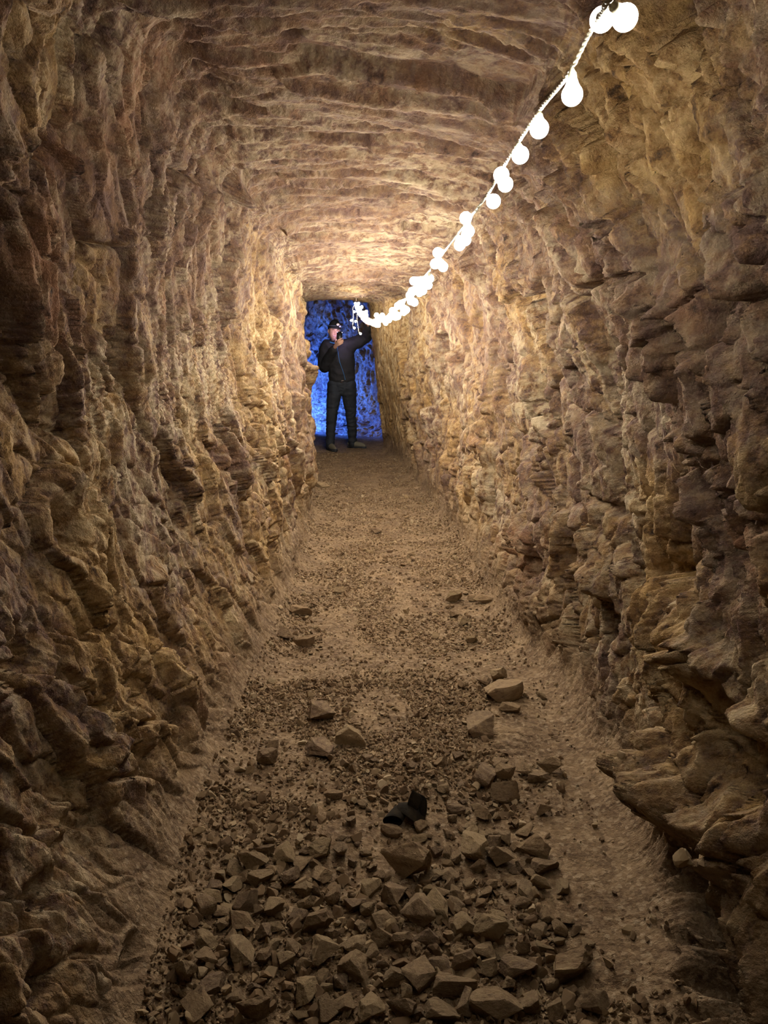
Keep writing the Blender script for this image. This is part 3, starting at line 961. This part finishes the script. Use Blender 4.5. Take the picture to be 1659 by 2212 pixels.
# behind the picture's top edge the cord runs on to a hook in the roof
head = [Vector((.30, -.1, 2.26)), Vector((.28, .25, 2.0)), Vector((.262, .5, 1.87))]
path = catmull(head + pts)
endp = pts[-1]
hz = float(np.interp(endp.y, YS, S['h']))
path_end = [endp, endp + Vector((-.005, .03, .06)), endp + Vector((0, .06, .14))]
path = path + catmull(path_end, 6)[1:]
lights = empty('string_light', pts[2])
tag(lights, 'string of glowing white globe bulbs on a twisted cord hanging along the tunnel roof', 'string light')
bpy.context.view_layer.update()


def twisted(name, path, r=.0018, off=.0013, pitch=.020):
    fine_ = resample(path, .0028)
    bm = bmesh.new()
    for ph in (0, math.pi):
        hp = []
        for i, p in enumerate(fine_):
            T = (fine_[min(i + 1, len(fine_) - 1)] - fine_[max(i - 1, 0)]).normalized()
            N = T.cross(Vector((0, 0, 1)));
            if N.length < .1: N = T.cross(Vector((1, 0, 0)))
            N.normalize(); B = T.cross(N)
            a = ph + 2 * math.pi * i * .0028 / pitch
            hp.append(p + N * off * math.cos(a) + B * off * math.sin(a))
        tube(bm, hp, r, 5)
    for v in bm.verts: v.co -= lights.location
    return bm_obj(name, bm, M_cord, lights)


cord = twisted('cord', path)

# one globe and its socket, pointing along +Z from the cord
GR, NECK = .0122, .030


def lathe(prof, seg=16):
    bm = bmesh.new()
    rings = []
    for r, z in prof:
        if r < 1e-6: rings.append([bm.verts.new((0, 0, z))])
        else: rings.append([bm.verts.new((r * math.cos(2 * math.pi * k / seg), r * math.sin(2 * math.pi * k / seg), z)) for k in range(seg)])
    for a, b in zip(rings, rings[1:]):
        for k in range(seg):
            k2 = (k + 1) % seg
            if len(a) == 1: bm.faces.new((a[0], b[k2], b[k]))
            elif len(b) == 1: bm.faces.new((a[k], a[k2], b[0]))
            else: bm.faces.new((a[k], a[k2], b[k2], b[k]))
    return bm


prof = [(.0045, .0125), (.0062, .0155), (.0072, .0185)]
for i in range(1, 9):
    a = math.pi * (i / 8) * .80 + math.pi * .20
    prof.append((max(GR * math.sin(a), 0), NECK - GR * math.cos(a)))
prof[-1] = (0, NECK + GR)
bulb0 = bm_obj('bulb', lathe(prof, 10), None)
fineprof = [(.0045, .0125), (.0062, .0155), (.0072, .0185)] + [(max(GR * math.sin(math.pi * (.2 + .8 * i / 14)), 0), NECK - GR * math.cos(math.pi * (.2 + .8 * i / 14))) for i in range(1, 15)]
fineprof[-1] = (0, NECK + GR)
bulb1 = bm_obj('bulb', lathe(fineprof, 24), None)
bme_near = bulb1.data
bpy.data.objects.remove(bulb1)
bme_near.materials.append(M_bulb[2])
bme = bulb0.data
bpy.data.objects.remove(bulb0)
bme.materials.append(M_bulb[2])
s0 = bm_obj('socket', lathe([(.0, -.002), (.0022, -.001), (.0026, .004), (.0048, .007), (.0055, .0125), (.004, .0150)], 12), M_socket)
sme = s0.data
bpy.data.objects.remove(s0)


def add_bulb(att, cen, scale=None):
    d = cen - att
    L = d.length
    s = scale if scale else 1.0
    b = bpy.data.objects.new('bulb', bme_near if cen.y < 1.7 else bme)
    col.objects.link(b)
    b.parent = lights
    b.rotation_euler = d.to_track_quat('Z', 'Y').to_euler()
    b.location = cen - d.normalized() * NECK * s - lights.location
    b.scale = (s,) * 3
    y = cen.y
    mi = next(i for i, (lim, _) in enumerate(BULB_LEVELS) if y < lim)
    b.material_slots[0].link = 'OBJECT'
    b.material_slots[0].material = M_bulb[mi]
    so = bpy.data.objects.new('socket', sme)
    col.objects.link(so)
    so.parent = b
    return b


def nearest(p):
    return min(path, key=lambda q: (q - p).length)


PX_BULBS = [(1350, 38, .80), (1300, 42, .86), (1236, 205, .97), (1165, 278, 1.09), (1124, 335, 1.20), (1083, 378, 1.32), (1092, 398, 1.36), (1066, 435, 1.45),
            (1006, 471, 1.64), (1012, 500, 1.70), (1005, 518, 1.74), (993, 529, 1.80), (946, 546, 1.98), (940, 570, 2.06), (957, 576, 2.08), (894, 607, 2.42), (928, 602, 2.36),
            (925, 616, 2.48), (906, 632, 2.62)]
for (x, y, z) in PX_BULBS:
    c = at_depth(x, y, z)
    # the cord point at about the same distance, a little up and towards the camera
    cands = [q for q in path if abs(q.y - c.y) < .12]
    a = min(cands, key=lambda q: abs((q - c).length - NECK * 1.05))
    add_bulb(a, c, 1.08)
rb = random.Random(3)
rest = resample([p for p in path if at_depth(0, 0, 0).y + p.y > 2.62], .098)
for i, p in enumerate(rest[:-2]):
    up = rb.random() < .22
    v = Vector((rb.uniform(-1, 1), rb.uniform(-.5, .5), rb.uniform(.1, .9) if up else -rb.uniform(.35, 1.2))).normalized()
    add_bulb(p, p + v * NECK * 1.1, 1.18)
# loose tail hanging below the far hook
for k, (dx, dz, n) in enumerate([(-.05, -.27, 2), (.025, -.34, 3)]):
    a = endp
    tail = [a, a + Vector((dx * .9, .01, -.05)), a + Vector((dx * .6 - .01, .02, -.15)), a + Vector((dx, .02, dz))]
    tp = catmull(tail, 14)
    tw = twisted('cord', tp, .0017, .0018, .02)
    for q, f in enumerate([.45, .75, .98][:n + 1]):
        p = tp[int(f * (len(tp) - 1))]
        v = Vector(((-1) ** q * .8, -.2, -.7)).normalized()
        add_bulb(p, p + v * NECK, 1.0)

hk = bmesh.new()
tube(hk, catmull([endp + Vector((0, .06, .15)), endp + Vector((0, .02, .05)), endp + Vector((0, -.012, .012)), endp + Vector((0, .004, -.01)), endp + Vector((0, .02, .005))], 8), .0022, 6)
for v in hk.verts: v.co -= lights.location
hook = bm_obj('hook', hk, new_mat('hook_steel', (.4, .38, .35), .4, .9), lights)

# ------------------------------------------------------------------ the black scrap on the path
M_scrap = new_mat('black_scrap', (.02, .015, .01), .9)
M_scrap.node_tree.nodes['Principled BSDF'].inputs['Specular IOR Level'].default_value = .1
k_ = NT(M_scrap); tc_ = k_.n('ShaderNodeTexCoord').outputs['Object']
k_.l(k_.ramp(k_.noise(tc_, 30, 6, .7), [(.35, (.008, .006, .004)), (.7, (.030, .021, .011))]), k_.b.inputs['Base Color'])
k_.l(k_.bump(k_.noise(tc_, 60, 6), .5, .004), k_.b.inputs['Normal'])


def sheet(name, outline_rows, thick, mat, parent):
    bm = bmesh.new()
    rows = [[bm.verts.new(Vector(v)) for v in r] for r in outline_rows]
    for a, b in zip(rows, rows[1:]):
        for i in range(len(a) - 1):
            bm.faces.new((a[i], a[i + 1], b[i + 1], b[i]))
    o = bm_obj(name, bm, mat, parent)
    m = o.modifiers.new('solid', 'SOLIDIFY'); m.thickness = thick; m.offset = 0
    m2 = o.modifiers.new('sub', 'SUBSURF'); m2.levels = m2.render_levels = 2
    return o


p, t = on_floor(877, 1782)
scr = empty('scrap', (p.x, p.y, floor_z(p.x, p.y) + .004))
tag(scr, 'black crumpled scrap with a round cup end and a peaked flap, lying on the path', 'scrap')
U = 88 / FPX * t / 2   # half width in metres
# cup end: short curled tube, its open mouth turned to the camera
rows = []
for i in range(7):
    f = i / 6
    r = []
    for j in range(15):
        a = 2 * math.pi * j / 14
        rr = U * .46 * (1 - .22 * f)
        r.append((-U * .62 + rr * 1.05 * math.cos(a) + U * .35 * f, -U * .5 + U * .95 * f, max(U * .34 + rr * .66 * math.sin(a) + U * .10 * f, .001)))
    rows.append(r)
sheet('cup', rows, .0022, M_scrap, scr)
bm = bmesh.new()
prev = [bm.verts.new((-U * .50 + U * .40 * math.cos(2 * math.pi * j / 20), -U * .2, U * .36 + U * .27 * math.sin(2 * math.pi * j / 20))) for j in range(20)]
bm.faces.new(prev)
o = bm_obj('cup_base', bm, M_scrap, scr); mm = o.modifiers.new('s', 'SOLIDIFY'); mm.thickness = .002
# body and the peaked flap
rows = [[(-U * .45, -.05 * U, U * .62), (-U * .05, -.25 * U, U * .58), (U * .35, -.45 * U, U * .42), (U * .62, -.35 * U, U * .10)],
        [(-U * .5, .35 * U, U * .80), (-U * .0, .25 * U, U * .72), (U * .45, .05 * U, U * .55), (U * .85, 0, U * .08)],
        [(-U * .35, .8 * U, U * .55), (U * .1, .8 * U, U * .75), (U * .6, .7 * U, U * .62), (U * .98, .5 * U, U * .05)],
        [(-U * .2, 1.2 * U, U * .05), (U * .2, 1.25 * U, U * .1), (U * .6, 1.2 * U, U * .1), (U * .9, 1.0 * U, U * .02)]]
sheet('body', rows, .003, M_scrap, scr)
rows = [[(-U * .05, .35 * U, U * .62), (U * .25, .3 * U, U * .60), (U * .62, .2 * U, U * .45)],
        [(U * .08, .55 * U, U * 1.0), (U * .3, .5 * U, U * 1.0), (U * .70, .45 * U, U * .85)],
        [(U * .24, .75 * U, U * 1.36), (U * .32, .72 * U, U * 1.36), (U * .80, .7 * U, U * .95)]]
sheet('flap', rows, .003, M_scrap, scr)
rows = [[(U * .28, .72 * U, U * 1.34), (U * .50, .45 * U, U * .80), (U * .66, .18 * U, U * .36)],
        [(U * .62, .80 * U, U * 1.12), (U * .82, .55 * U, U * .66), (U * .86, .25 * U, U * .22)],
        [(U * .95, .9 * U, U * .90), (U * 1.02, .7 * U, U * .5), (U * .95, .45 * U, U * .05)]]
sheet('flap', rows, .003, M_scrap, scr)
scr.rotation_euler = (0, 0, -.12)

# ------------------------------------------------------------------ the person at the end of the tunnel
from mathutils.bvhtree import BVHTree
PY = 10.68
PXW = (737 - 829.5) / 158.5
feet_z = floor_z(PXW, PY)
person = empty('person', (PXW, PY, feet_z))
tag(person, 'person in a black jacket, dark jeans and beanie with headlamp, holding up a phone', 'person')


def limb(bm, pts, rad, seg=20, per=8):
    """pts list, rad list of r or (a, b); rounded ends"""
    P = [Vector(p) for p in pts]
    R = [r if isinstance(r, tuple) else (r, r) for r in rad]
    V4 = [Vector((p.x, p.y, p.z)) for p in P]
    path = catmull(V4, per)
    rr = catmull([Vector((a, b, 0)) for a, b in R], per)
    # rounded caps
    T0 = (path[0] - path[1]).normalized(); T1 = (path[-1] - path[-2]).normalized()
    pre, prr, post, orr = [], [], [], []
    for k in range(1, 6):
        a = math.pi / 2 * k / 5.2
        m0 = min(rr[0].x, rr[0].y); m1 = min(rr[-1].x, rr[-1].y)
        pre.insert(0, path[0] + T0 * m0 * math.sin(a)); prr.insert(0, rr[0] * math.cos(a))
        post.append(path[-1] + T1 * m1 * math.sin(a)); orr.append(rr[-1] * math.cos(a))
    path = pre + path + post; rr = prr + rr + orr
    tube(bm, path, [(max(r.x, .0005), max(r.y, .0005)) for r in rr], seg)


def ball(bm, c, r, rot=None, seg=18):
    m = Matrix.Translation(Vector(c))
    if rot: m = m @ Euler(rot).to_matrix().to_4x4()
    m = m @ Matrix.Diagonal((*(r if isinstance(r, tuple) else (r,) * 3), 1))
    bmesh.ops.create_uvsphere(bm, u_segments=seg, v_segments=seg // 2 + 2, radius=1.0, matrix=m)


def fuse(name, bm, voxel, mat, parent, smooth=4, wrinkle=0.0, wscale=9.0, wan=(1, 1, 1), post=None):
    bmesh.ops.recalc_face_normals(bm, faces=bm.faces)
    me = bpy.data.meshes.new('tmp'); bm.to_mesh(me); bm.free()
    o = bpy.data.objects.new('tmp', me); col.objects.link(o)
    r = o.modifiers.new('r', 'REMESH'); r.mode = 'VOXEL'; r.voxel_size = voxel
    s = o.modifiers.new('s', 'SMOOTH'); s.iterations = smooth; s.factor = .5
    dg = bpy.context.evaluated_depsgraph_get(); dg.update()
    m2 = bpy.data.meshes.new_from_object(o.evaluated_get(dg)); m2.name = name
    bpy.data.objects.remove(o)
    n = len(m2.vertices)
    co = np.empty(n * 3, F32); m2.vertices.foreach_get('co', co); co = co.reshape(-1, 3)
    if wrinkle:
        no = np.empty(n * 3, F32); m2.vertices.foreach_get('normal', no); no = no.reshape(-1, 3)
        f = fbm(co * wscale * np.array(wan, F32) + 3.3, 3, 311, ridged=True)
        co = co + no * (f * wrinkle)[:, None]
    if post is not None: co = post(co)
    m2.vertices.foreach_set('co', np.ascontiguousarray(co, dtype=F32).ravel())
    m2.polygons.foreach_set('use_smooth', np.ones(len(m2.polygons), bool))
    m2.update()
    return link_mesh(name, m2, parent, mat)


M_skin = new_mat('skin', (.62, .36, .26), .5)
M_skin.node_tree.nodes['Principled BSDF'].inputs['Subsurface Weight'].default_value = .0
M_jacket = new_mat('black_fleece', (.011, .011, .014), .85)
M_jeans = new_mat('dark_jeans', (.018, .022, .030), .8)
k_ = NT(M_jeans); tc_ = k_.n('ShaderNodeTexCoord').outputs['Object']
k_.l(k_.ramp(k_.noise(tc_, 6, 5), [(.35, (.006, .008, .013)), (.7, (.022, .028, .040))]), k_.b.inputs['Base Color'])
M_beanie = new_mat('black_knit', (.010, .010, .012), .9)
M_strap = new_mat('grey_strap', (.10, .13, .15), .7)
M_blue = new_mat('blue_lining', (.03, .20, .50), .6)
M_shoe = new_mat('olive_shoe', (.14, .125, .085), .8)
M_sole = new_mat('dark_sole', (.02, .02, .024), .7)
M_phone = new_mat('black_phone', (.012, .012, .014), .35)
M_lens = new_mat('lamp_lens', (.75, .68, .55), .15)
M_hair = new_mat('dark_hair', (.035, .022, .014), .8)
M_teeth = new_mat('teeth', (.85, .82, .76), .3)
M_eye = new_mat('eye', (.10, .06, .04), .2)
M_lip = new_mat('lips', (.48, .20, .17), .5)

# joints
HEAD = Vector((-.088, -.035, 1.605))
SH_L, SH_R = Vector((-.205, 0, 1.405)), Vector((.135, .01, 1.435))
EL_L, WR_L = Vector((-.235, .03, 1.13)), Vector((-.075, -.22, 1.385))
EL_R, WR_R = Vector((.355, -.02, 1.545)), Vector((.372, -.22, 1.665))
HIP_L, KN_L, AN_L = Vector((-.085, 0, .91)), Vector((-.135, -.035, .50)), Vector((-.165, -.07, .10))
HIP_R, KN_R, AN_R = Vector((.095, 0, .91)), Vector((.125, .03, .50)), Vector((.145, .10, .100))

# ---- bare body with head and hands as one surface
bm = bmesh.new()
limb(bm, [(.0, 0, .90), (.0, 0, 1.05), (-.01, 0, 1.25), (-.03, 0, 1.38)], [(.085, .135), (.08, .13), (.085, .145), (.06, .12)])
limb(bm, [(-.045, .01, 1.36), (-.075, .0, 1.46), HEAD + Vector((0, .01, -.03))], [.058, .054, .052])
for a, b, c in ((SH_L, EL_L, WR_L), (SH_R, EL_R, WR_R)):
    limb(bm, [a, (a + b) / 2, b, (b + c) / 2, c], [.045, .042, .036, .034, .025])
for a, b, c in ((HIP_L, KN_L, AN_L), (HIP_R, KN_R, AN_R)):
    limb(bm, [a, (a + b) / 2, b, (b + c) / 2, c], [.065, .06, .045, .043, .032])
    limb(bm, [c, c + Vector((.0, -.01, -.035))], [.030, .026])
# the head: a skull shaped by its own profile, turned a little to the viewer's right
HR = Euler((math.radians(4), math.radians(5), math.radians(14))).to_matrix()
def head_shape():
    b = bmesh.new()
    bmesh.ops.create_uvsphere(b, u_segments=72, v_segments=54, radius=1.0)
    for v in b.verts:
        x, y, z = v.co
        X, Y, Z = x * .076, y * .096, z * .126
        if z < 0: X *= 1 - .30 * (-z) ** 1.6; Y *= 1 - .12 * (-z)
        if y < 0:
            g_ = lambda cx, cz, sx, sz: math.exp(-((X - cx) / sx) ** 2 - ((Z - cz) / sz) ** 2)
            f = 0
            f -= .004 * (g_(.030, .012, .015, .010) + g_(-.030, .012, .015, .010)) * 2.6     # eye sockets
            f += .006 * (g_(.028, .030, .022, .008) + g_(-.028, .030, .022, .008))           # brows
            f += .024 * g_(0, -.016, .0095, .016) + .012 * g_(0, .004, .008, .018)             # nose
            f += .005 * (g_(.036, -.022, .018, .016) + g_(-.036, -.022, .018, .016))         # cheeks raised by the smile
            f += .010 * g_(0, -.052, .024, .012)                                              # mouth mound
            f -= .010 * g_(0, -.0515, .020, .0045)                                            # parted lips
            f += .010 * g_(0, -.088, .020, .016)                                              # chin
            Y -= f * (-y) ** .5
        v.co = HEAD + HR @ Vector((X, Y, Z))
    return b
hb_ = head_shape(); tmpm = bpy.data.meshes.new('t'); hb_.to_mesh(tmpm); hb_.free(); bm.from_mesh(tmpm)
for sx in (-1, 1):
    ball(bm, HEAD + HR @ Vector((sx * .076, .008, -.002)), (.009, .018, .030), (0, 0, .3 * sx))
# hand round the phone: palm low left, four fingers across the phone's back, thumb on the other side
PHC = Vector((-.003, -.315, 1.525))
palm = WR_L + Vector((.030, -.055, .045))
limb(bm, [WR_L, WR_L + Vector((.012, -.03, .022)), palm, palm + Vector((.012, -.022, .022))], [(.024, .022), (.022, .030), (.018, .040), (.016, .036)])
for i in range(4):
    k0 = palm + Vector((-.004 + .004 * i, -.030, .052 - .021 * i))
    L = (.058, .066, .062, .050)[i]
    k1 = k0 + Vector((.030, -.030, .010)); k2 = k1 + Vector((L * .55, -.004, .016)); k3 = k2 + Vector((L * .42, .010, .010))
    limb(bm, [k0, k1, k2, k3], [.0098, .0095, .0088, .0075], 10, 5)
t0 = palm + Vector((-.012, -.004, .035))
limb(bm, [palm + Vector((-.006, 0, .0)), t0, t0 + Vector((.012, .006, .030)), t0 + Vector((.032, .006, .052))], [.014, .0115, .0105, .009], 10, 5)
# raised hand, fingers half closed
pr = WR_R + Vector((.004, -.045, .045))
limb(bm, [WR_R, WR_R + Vector((.002, -.02, .02)), pr, pr + Vector((0, -.020, .025))], [(.024, .022), (.018, .030), (.016, .040), (.014, .036)])
for i in range(4):
    k0 = pr + Vector((-.030 + .020 * i, -.025, .030))
    L = (.055, .062, .058, .046)[i]
    k1 = k0 + Vector((0, -.018, .028)); k2 = k1 + Vector((0, -.030, .004)); k3 = k2 + Vector((0, -.016, -.018))
    limb(bm, [k0, k1, k2, k3], [.0095, .009, .0085, .007], 10, 5)
limb(bm, [pr + Vector((-.022, 0, -.01)), pr + Vector((-.040, -.015, .012)), pr + Vector((-.042, -.035, .030)), pr + Vector((-.030, -.05, .036))], [.013, .011, .010, .0085], 10, 5)
body = fuse('body', bm, .0042, M_skin, person, 2)

# eyes, brows, lips and teeth
def hp(x, y, z): return HEAD + HR @ Vector((x, y, z))
for sx in (-1, 1):
    b = bmesh.new(); ball(b, hp(sx * .030, -.0755, .011), (.0095, .006, .0048)); bm_obj('eye', b, M_eye, person)
    b = bmesh.new()
    tube(b, catmull([hp(sx * .014, -.092, .025), hp(sx * .028, -.089, .031), hp(sx * .045, -.078, .026)], 6), .0032, 8); bm_obj('eyebrow', b, M_hair, person)
b = bmesh.new(); limb(b, [hp(-.020, -.0830, -.050), hp(0, -.0895, -.053), hp(.020, -.0830, -.050)], [(.004, .003), (.0058, .004), (.004, .003)], 10, 5); bm_obj('teeth', b, M_teeth, person)
b = bmesh.new()
limb(b, [hp(-.027, -.079, -.045), hp(0, -.0925, -.0455), hp(.027, -.079, -.045)], [.003, .0036, .003], 8, 5)
limb(b, [hp(-.025, -.078, -.050), hp(0, -.0925, -.0625), hp(.025, -.078, -.050)], [.003, .0042, .003], 8, 5)
bm_obj('lips', b, M_lip, person)

# ---- jacket
bm = bmesh.new()
limb(bm, [(.008, .0, .985), (.006, 0, 1.10), (-.01, 0, 1.25), (-.03, 0, 1.36), (-.04, .0, 1.41)], [(.118, .172), (.120, .170), (.125, .182), (.105, .165), (.075, .12)], 28)
limb(bm, [(-.05, .01, 1.38), (-.075, .005, 1.455)], [(.085, .095), (.070, .074)])
limb(bm, [SH_L + Vector((.06, 0, .0)), SH_L, (SH_L + EL_L) / 2 + Vector((-.012, 0, 0)), EL_L, (EL_L + WR_L) / 2, WR_L.lerp(EL_L, .08)], [.075, .073, .071, .068, .060, .045])
limb(bm, [SH_R + Vector((-.07, 0, -.02)), SH_R, (SH_R + EL_R) / 2 + Vector((0, 0, -.015)), EL_R, (EL_R + WR_R) / 2, WR_R.lerp(EL_R, .08)], [.085, .080, .074, .064, .055, .044])
limb(bm, [SH_R + Vector((-.05, 0, -.10)), (SH_R + EL_R) / 2 + Vector((-.03, 0, -.03))], [.07, .045])
jacket = fuse('jacket', bm, .009, M_jacket, person, 3, .020, 5, (1.2, 1, 1.6))
bpy.context.view_layer.update()
jb = BVHTree.FromPolygons([v.co[:] for v in jacket.data.vertices], [p.vertices[:] for p in jacket.data.polygons])


def front(x, z, off=.002, y0=-.9):
    h = jb.ray_cast(Vector((x, y0, z)), Vector((0, 1, 0)))
    return Vector((x, (h[0].y if h[0] else -.1) - off, z))


zp = [front(-.045 + .10 * (1.40 - z) / .46 + .010 * math.sin(z * 14), z, .001) for z in np.linspace(1.40, .965, 30)]
b = bmesh.new(); tube(b, zp, (.0028, .0065), 6); bm_obj('zip', b, M_blue, jacket)
b = bmesh.new()
rg = []
for k in range(25):
    a = math.pi * (.05 + 1.0 * k / 24) + math.pi
    rg.append(Vector((-.078 + .082 * math.cos(a), .000 + .076 * math.sin(a), 1.463 + .012 * math.cos(2 * a))))
tube(b, rg, (.012, .005), 8); bm_obj('collar_lining', b, M_blue, jacket)
# pale hem band
b = bmesh.new(); tube(b, [Vector((.008 + .172 * math.sin(a), -.118 * math.cos(a) - .004, .958)) for a in np.linspace(-.55, .75, 16)], (.004, .006), 6)
bm_obj('hem_cord', b, new_mat('hem_cord', (.22, .17, .13), .6), jacket)

# ---- trousers
bm = bmesh.new()
limb(bm, [(.005, .0, .985), (.005, 0, .92), (.005, 0, .85)], [(.098, .150), (.112, .168), (.10, .165)], 28)
for h_, k_n, an in ((HIP_L, KN_L, AN_L), (HIP_R, KN_R, AN_R)):
    limb(bm, [h_ + Vector((0, 0, -.02)), h_.lerp(k_n, .45), k_n, k_n.lerp(an, .45), an + Vector((0, -.01, -.035))], [(.105, .098), (.090, .088), (.072, .068), (.062, .058), (.053, .050)])
trousers = fuse('trousers', bm, .009, M_jeans, person, 2, .016, 7, (1, 1, 2.2))
b = bmesh.new(); bmesh.ops.create_cube(b, size=1, matrix=Matrix.Translation((.012, -.118, .935)) @ Matrix.Diagonal((.035, .010, .026, 1)))
bmesh.ops.bevel(b, geom=b.edges[:], offset=.003, segments=2, affect='EDGES'); bm_obj('buckle', b, new_mat('buckle', (.12, .10, .09), .3, .9), trousers)

# ---- shoes
def shoe(ankle, dirv, fz):
    d = Vector(dirv).normalized(); s = Vector((-d.y, d.x, 0))
    base = Vector((ankle.x, ankle.y, fz))
    P = lambda f, u, sd=0: base + d * f + s * sd + Vector((0, 0, u))
    b = bmesh.new()
    limb(b, [P(-.055, .058), P(.0, .060), P(.09, .050), P(.165, .038), P(.215, .034)], [(.040, .036), (.046, .040), (.040, .044), (.030, .045), (.020, .032)], 18)
    limb(b, [P(-.015, .06), P(-.02, .115)], [.044, .046])
    sh = fuse('shoe', b, .006, M_shoe, person, 3)
    b = bmesh.new()
    out = [(-.098, .0), (-.085, .033), (-.03, .040), (.05, .040), (.13, .050), (.20, .042), (.240, .012), (.240, -.012), (.20, -.040), (.13, -.047), (.05, -.036), (-.03, -.036), (-.085, -.030)]
    lo = [b.verts.new(P(f, .0, sd)) for f, sd in out]; hi = [b.verts.new(P(f, .026 + .012 * (f > .19), sd)) for f, sd in out]
    for i in range(len(out)):
        j = (i + 1) % len(out); b.faces.new((lo[i], lo[j], hi[j], hi[i]))
    b.faces.new(lo[::-1]); b.faces.new(hi)
    so = bm_obj('sole', b, M_sole, sh, False); mo = so.modifiers.new('b', 'BEVEL'); mo.width = .006; mo.segments = 2
    b = bmesh.new()
    for i in range(5):
        f = .045 + .024 * i
        tube(b, [P(f, .094 - .010 * i, -.022), P(f + .01, .100 - .011 * i, 0), P(f, .094 - .010 * i, .022)], .003, 6)
    bm_obj('laces', b, new_mat('laces', (.05, .05, .04), .8), sh)


fl1 = floor_z(PXW + AN_L.x, PY + AN_L.y - .08) - feet_z
fl2 = floor_z(PXW + AN_R.x, PY + AN_R.y - .08) - feet_z
shoe(AN_L, (.42, -1, 0), fl1 + .002)
shoe(AN_R, (.95, -.75, 0), fl2 + .002)

# ---- beanie, headlamp, hair
bm = bmesh.new()
bmesh.ops.create_uvsphere(bm, u_segments=40, v_segments=30, radius=1.0)
for v in bm.verts:
    x, y, z = v.co
    zz_ = max(z, -.02) 
    fold = 1.0 + (.05 if zz_ < .22 else 0)
    v.co = HEAD + HR @ (Vector((x * .083 * fold, y * .104 * fold + .006, .042 + zz_ * .118 - .045 * max(y, 0))))
bmesh.ops.remove_doubles(bm, verts=bm.verts, dist=.0004)
beanie = bm_obj('beanie', bm, M_beanie, person)
lampo = None
b = bmesh.new()
rg = [HEAD + HR @ Vector((.089 * math.cos(a), .108 * math.sin(a) + .006, .066 + .014 * math.sin(a) * -1)) for a in np.linspace(0, 2 * math.pi, 41)]
tube(b, rg, (.0125, .003), 8, False)
strap = bm_obj('headlamp', b, M_strap, person)
strap['label'] = 'grey headlamp strap round the beanie'
b = bmesh.new(); ball(b, hp(.020, -.108, .098), (.030, .018, .024)); bm_obj('lamp_housing', b, M_phone, strap)
b = bmesh.new(); ball(b, hp(.020, -.122, .101), (.021, .010, .017)); bm_obj('lens', b, M_lens, strap)
b = bmesh.new(); ball(b, hp(.058, -.092, .078), (.016, .010, .014)); bm_obj('lens', b, new_mat('lamp_lens_blue', (.55, .58, .75), .2), strap)
b = bmesh.new()
for sx in (-1, 1):
    ball(b, hp(sx * .071, .010, .028), (.008, .028, .022))
ball(b, hp(0, .070, .005), (.066, .034, .05))
bm_obj('hair', b, M_hair, person)

# ---- phone in his hand, a thing of its own
pm = bmesh.new()
bmesh.ops.create_cube(pm, size=1, matrix=Matrix.Diagonal((.074, .0085, .150, 1)))
bmesh.ops.bevel(pm, geom=[e for e in pm.edges if abs((e.verts[0].co - e.verts[1].co).normalized().y) > .9], offset=.010, segments=4, affect='EDGES')
bmesh.ops.bevel(pm, geom=pm.edges[:], offset=.0015, segments=2, affect='EDGES')
phone = empty('phone', Vector(person.location) + PHC)
phone.rotation_euler = (math.radians(-6), math.radians(4), 0)
tag(phone, 'black phone held up in front of the standing person\'s chin', 'phone')
bm_obj('phone_case', pm, M_phone, phone)
cm = bmesh.new(); bmesh.ops.create_cone(cm, cap_ends=True, segments=20, radius1=.006, radius2=.005, depth=.002, matrix=Matrix.Translation((-.022, -.0052, .058)) @ Euler((math.pi / 2, 0, 0)).to_matrix().to_4x4())
bm_obj('camera_lens', cm, new_mat('camera_glass', (.03, .03, .05), .1), phone)
sm = bmesh.new(); bmesh.ops.create_cube(sm, size=1, matrix=Matrix.Translation((0, .0048, 0)) @ Matrix.Diagonal((.066, .0012, .138, 1)))
bm_obj('screen', sm, new_mat('screen', (.02, .02, .02), .2, emit=(.75, .55, 1.0), strength=8), phone)

# ------------------------------------------------------------------ light
w = bpy.data.worlds.new('world'); scene.world = w; w.use_nodes = True
w.node_tree.nodes['Background'].inputs[0].default_value = (0, 0, 0, 1)
w.node_tree.nodes['Background'].inputs[1].default_value = 0


def spot(name, loc, target, power, color, angle, blend=.6, radius=.03):
    d = bpy.data.lights.new(name, 'SPOT'); d.energy = power; d.color = color
    d.spot_size = math.radians(angle); d.spot_blend = blend; d.shadow_soft_size = radius
    o = bpy.data.objects.new(name, d); col.objects.link(o); o.location = loc
    o.rotation_euler = (Vector(target) - Vector(loc)).to_track_quat('-Z', 'Y').to_euler()
    return o


spot('blue_torch', (-1.80, 12.55, .22), (-.5, 13.0, .60), 150, (.035, .13, 1.0), 120, .5, .02)

vs = scene.view_settings
scene.display_settings.display_device = 'sRGB'
vs.view_transform = 'Standard'; vs.look = 'None'; vs.exposure = 2.2; vs.gamma = 1.0
vs.use_curve_mapping = False
scene.cycles.use_denoising = True
scene.cycles.use_light_tree = False
scene.cycles.use_adaptive_sampling = True
scene.cycles.adaptive_threshold = 0.03
scene.cycles.caustics_reflective = False
scene.cycles.caustics_refractive = False
scene.cycles.max_bounces = 4
scene.cycles.diffuse_bounces = 2
scene.cycles.sample_clamp_indirect = 4.0
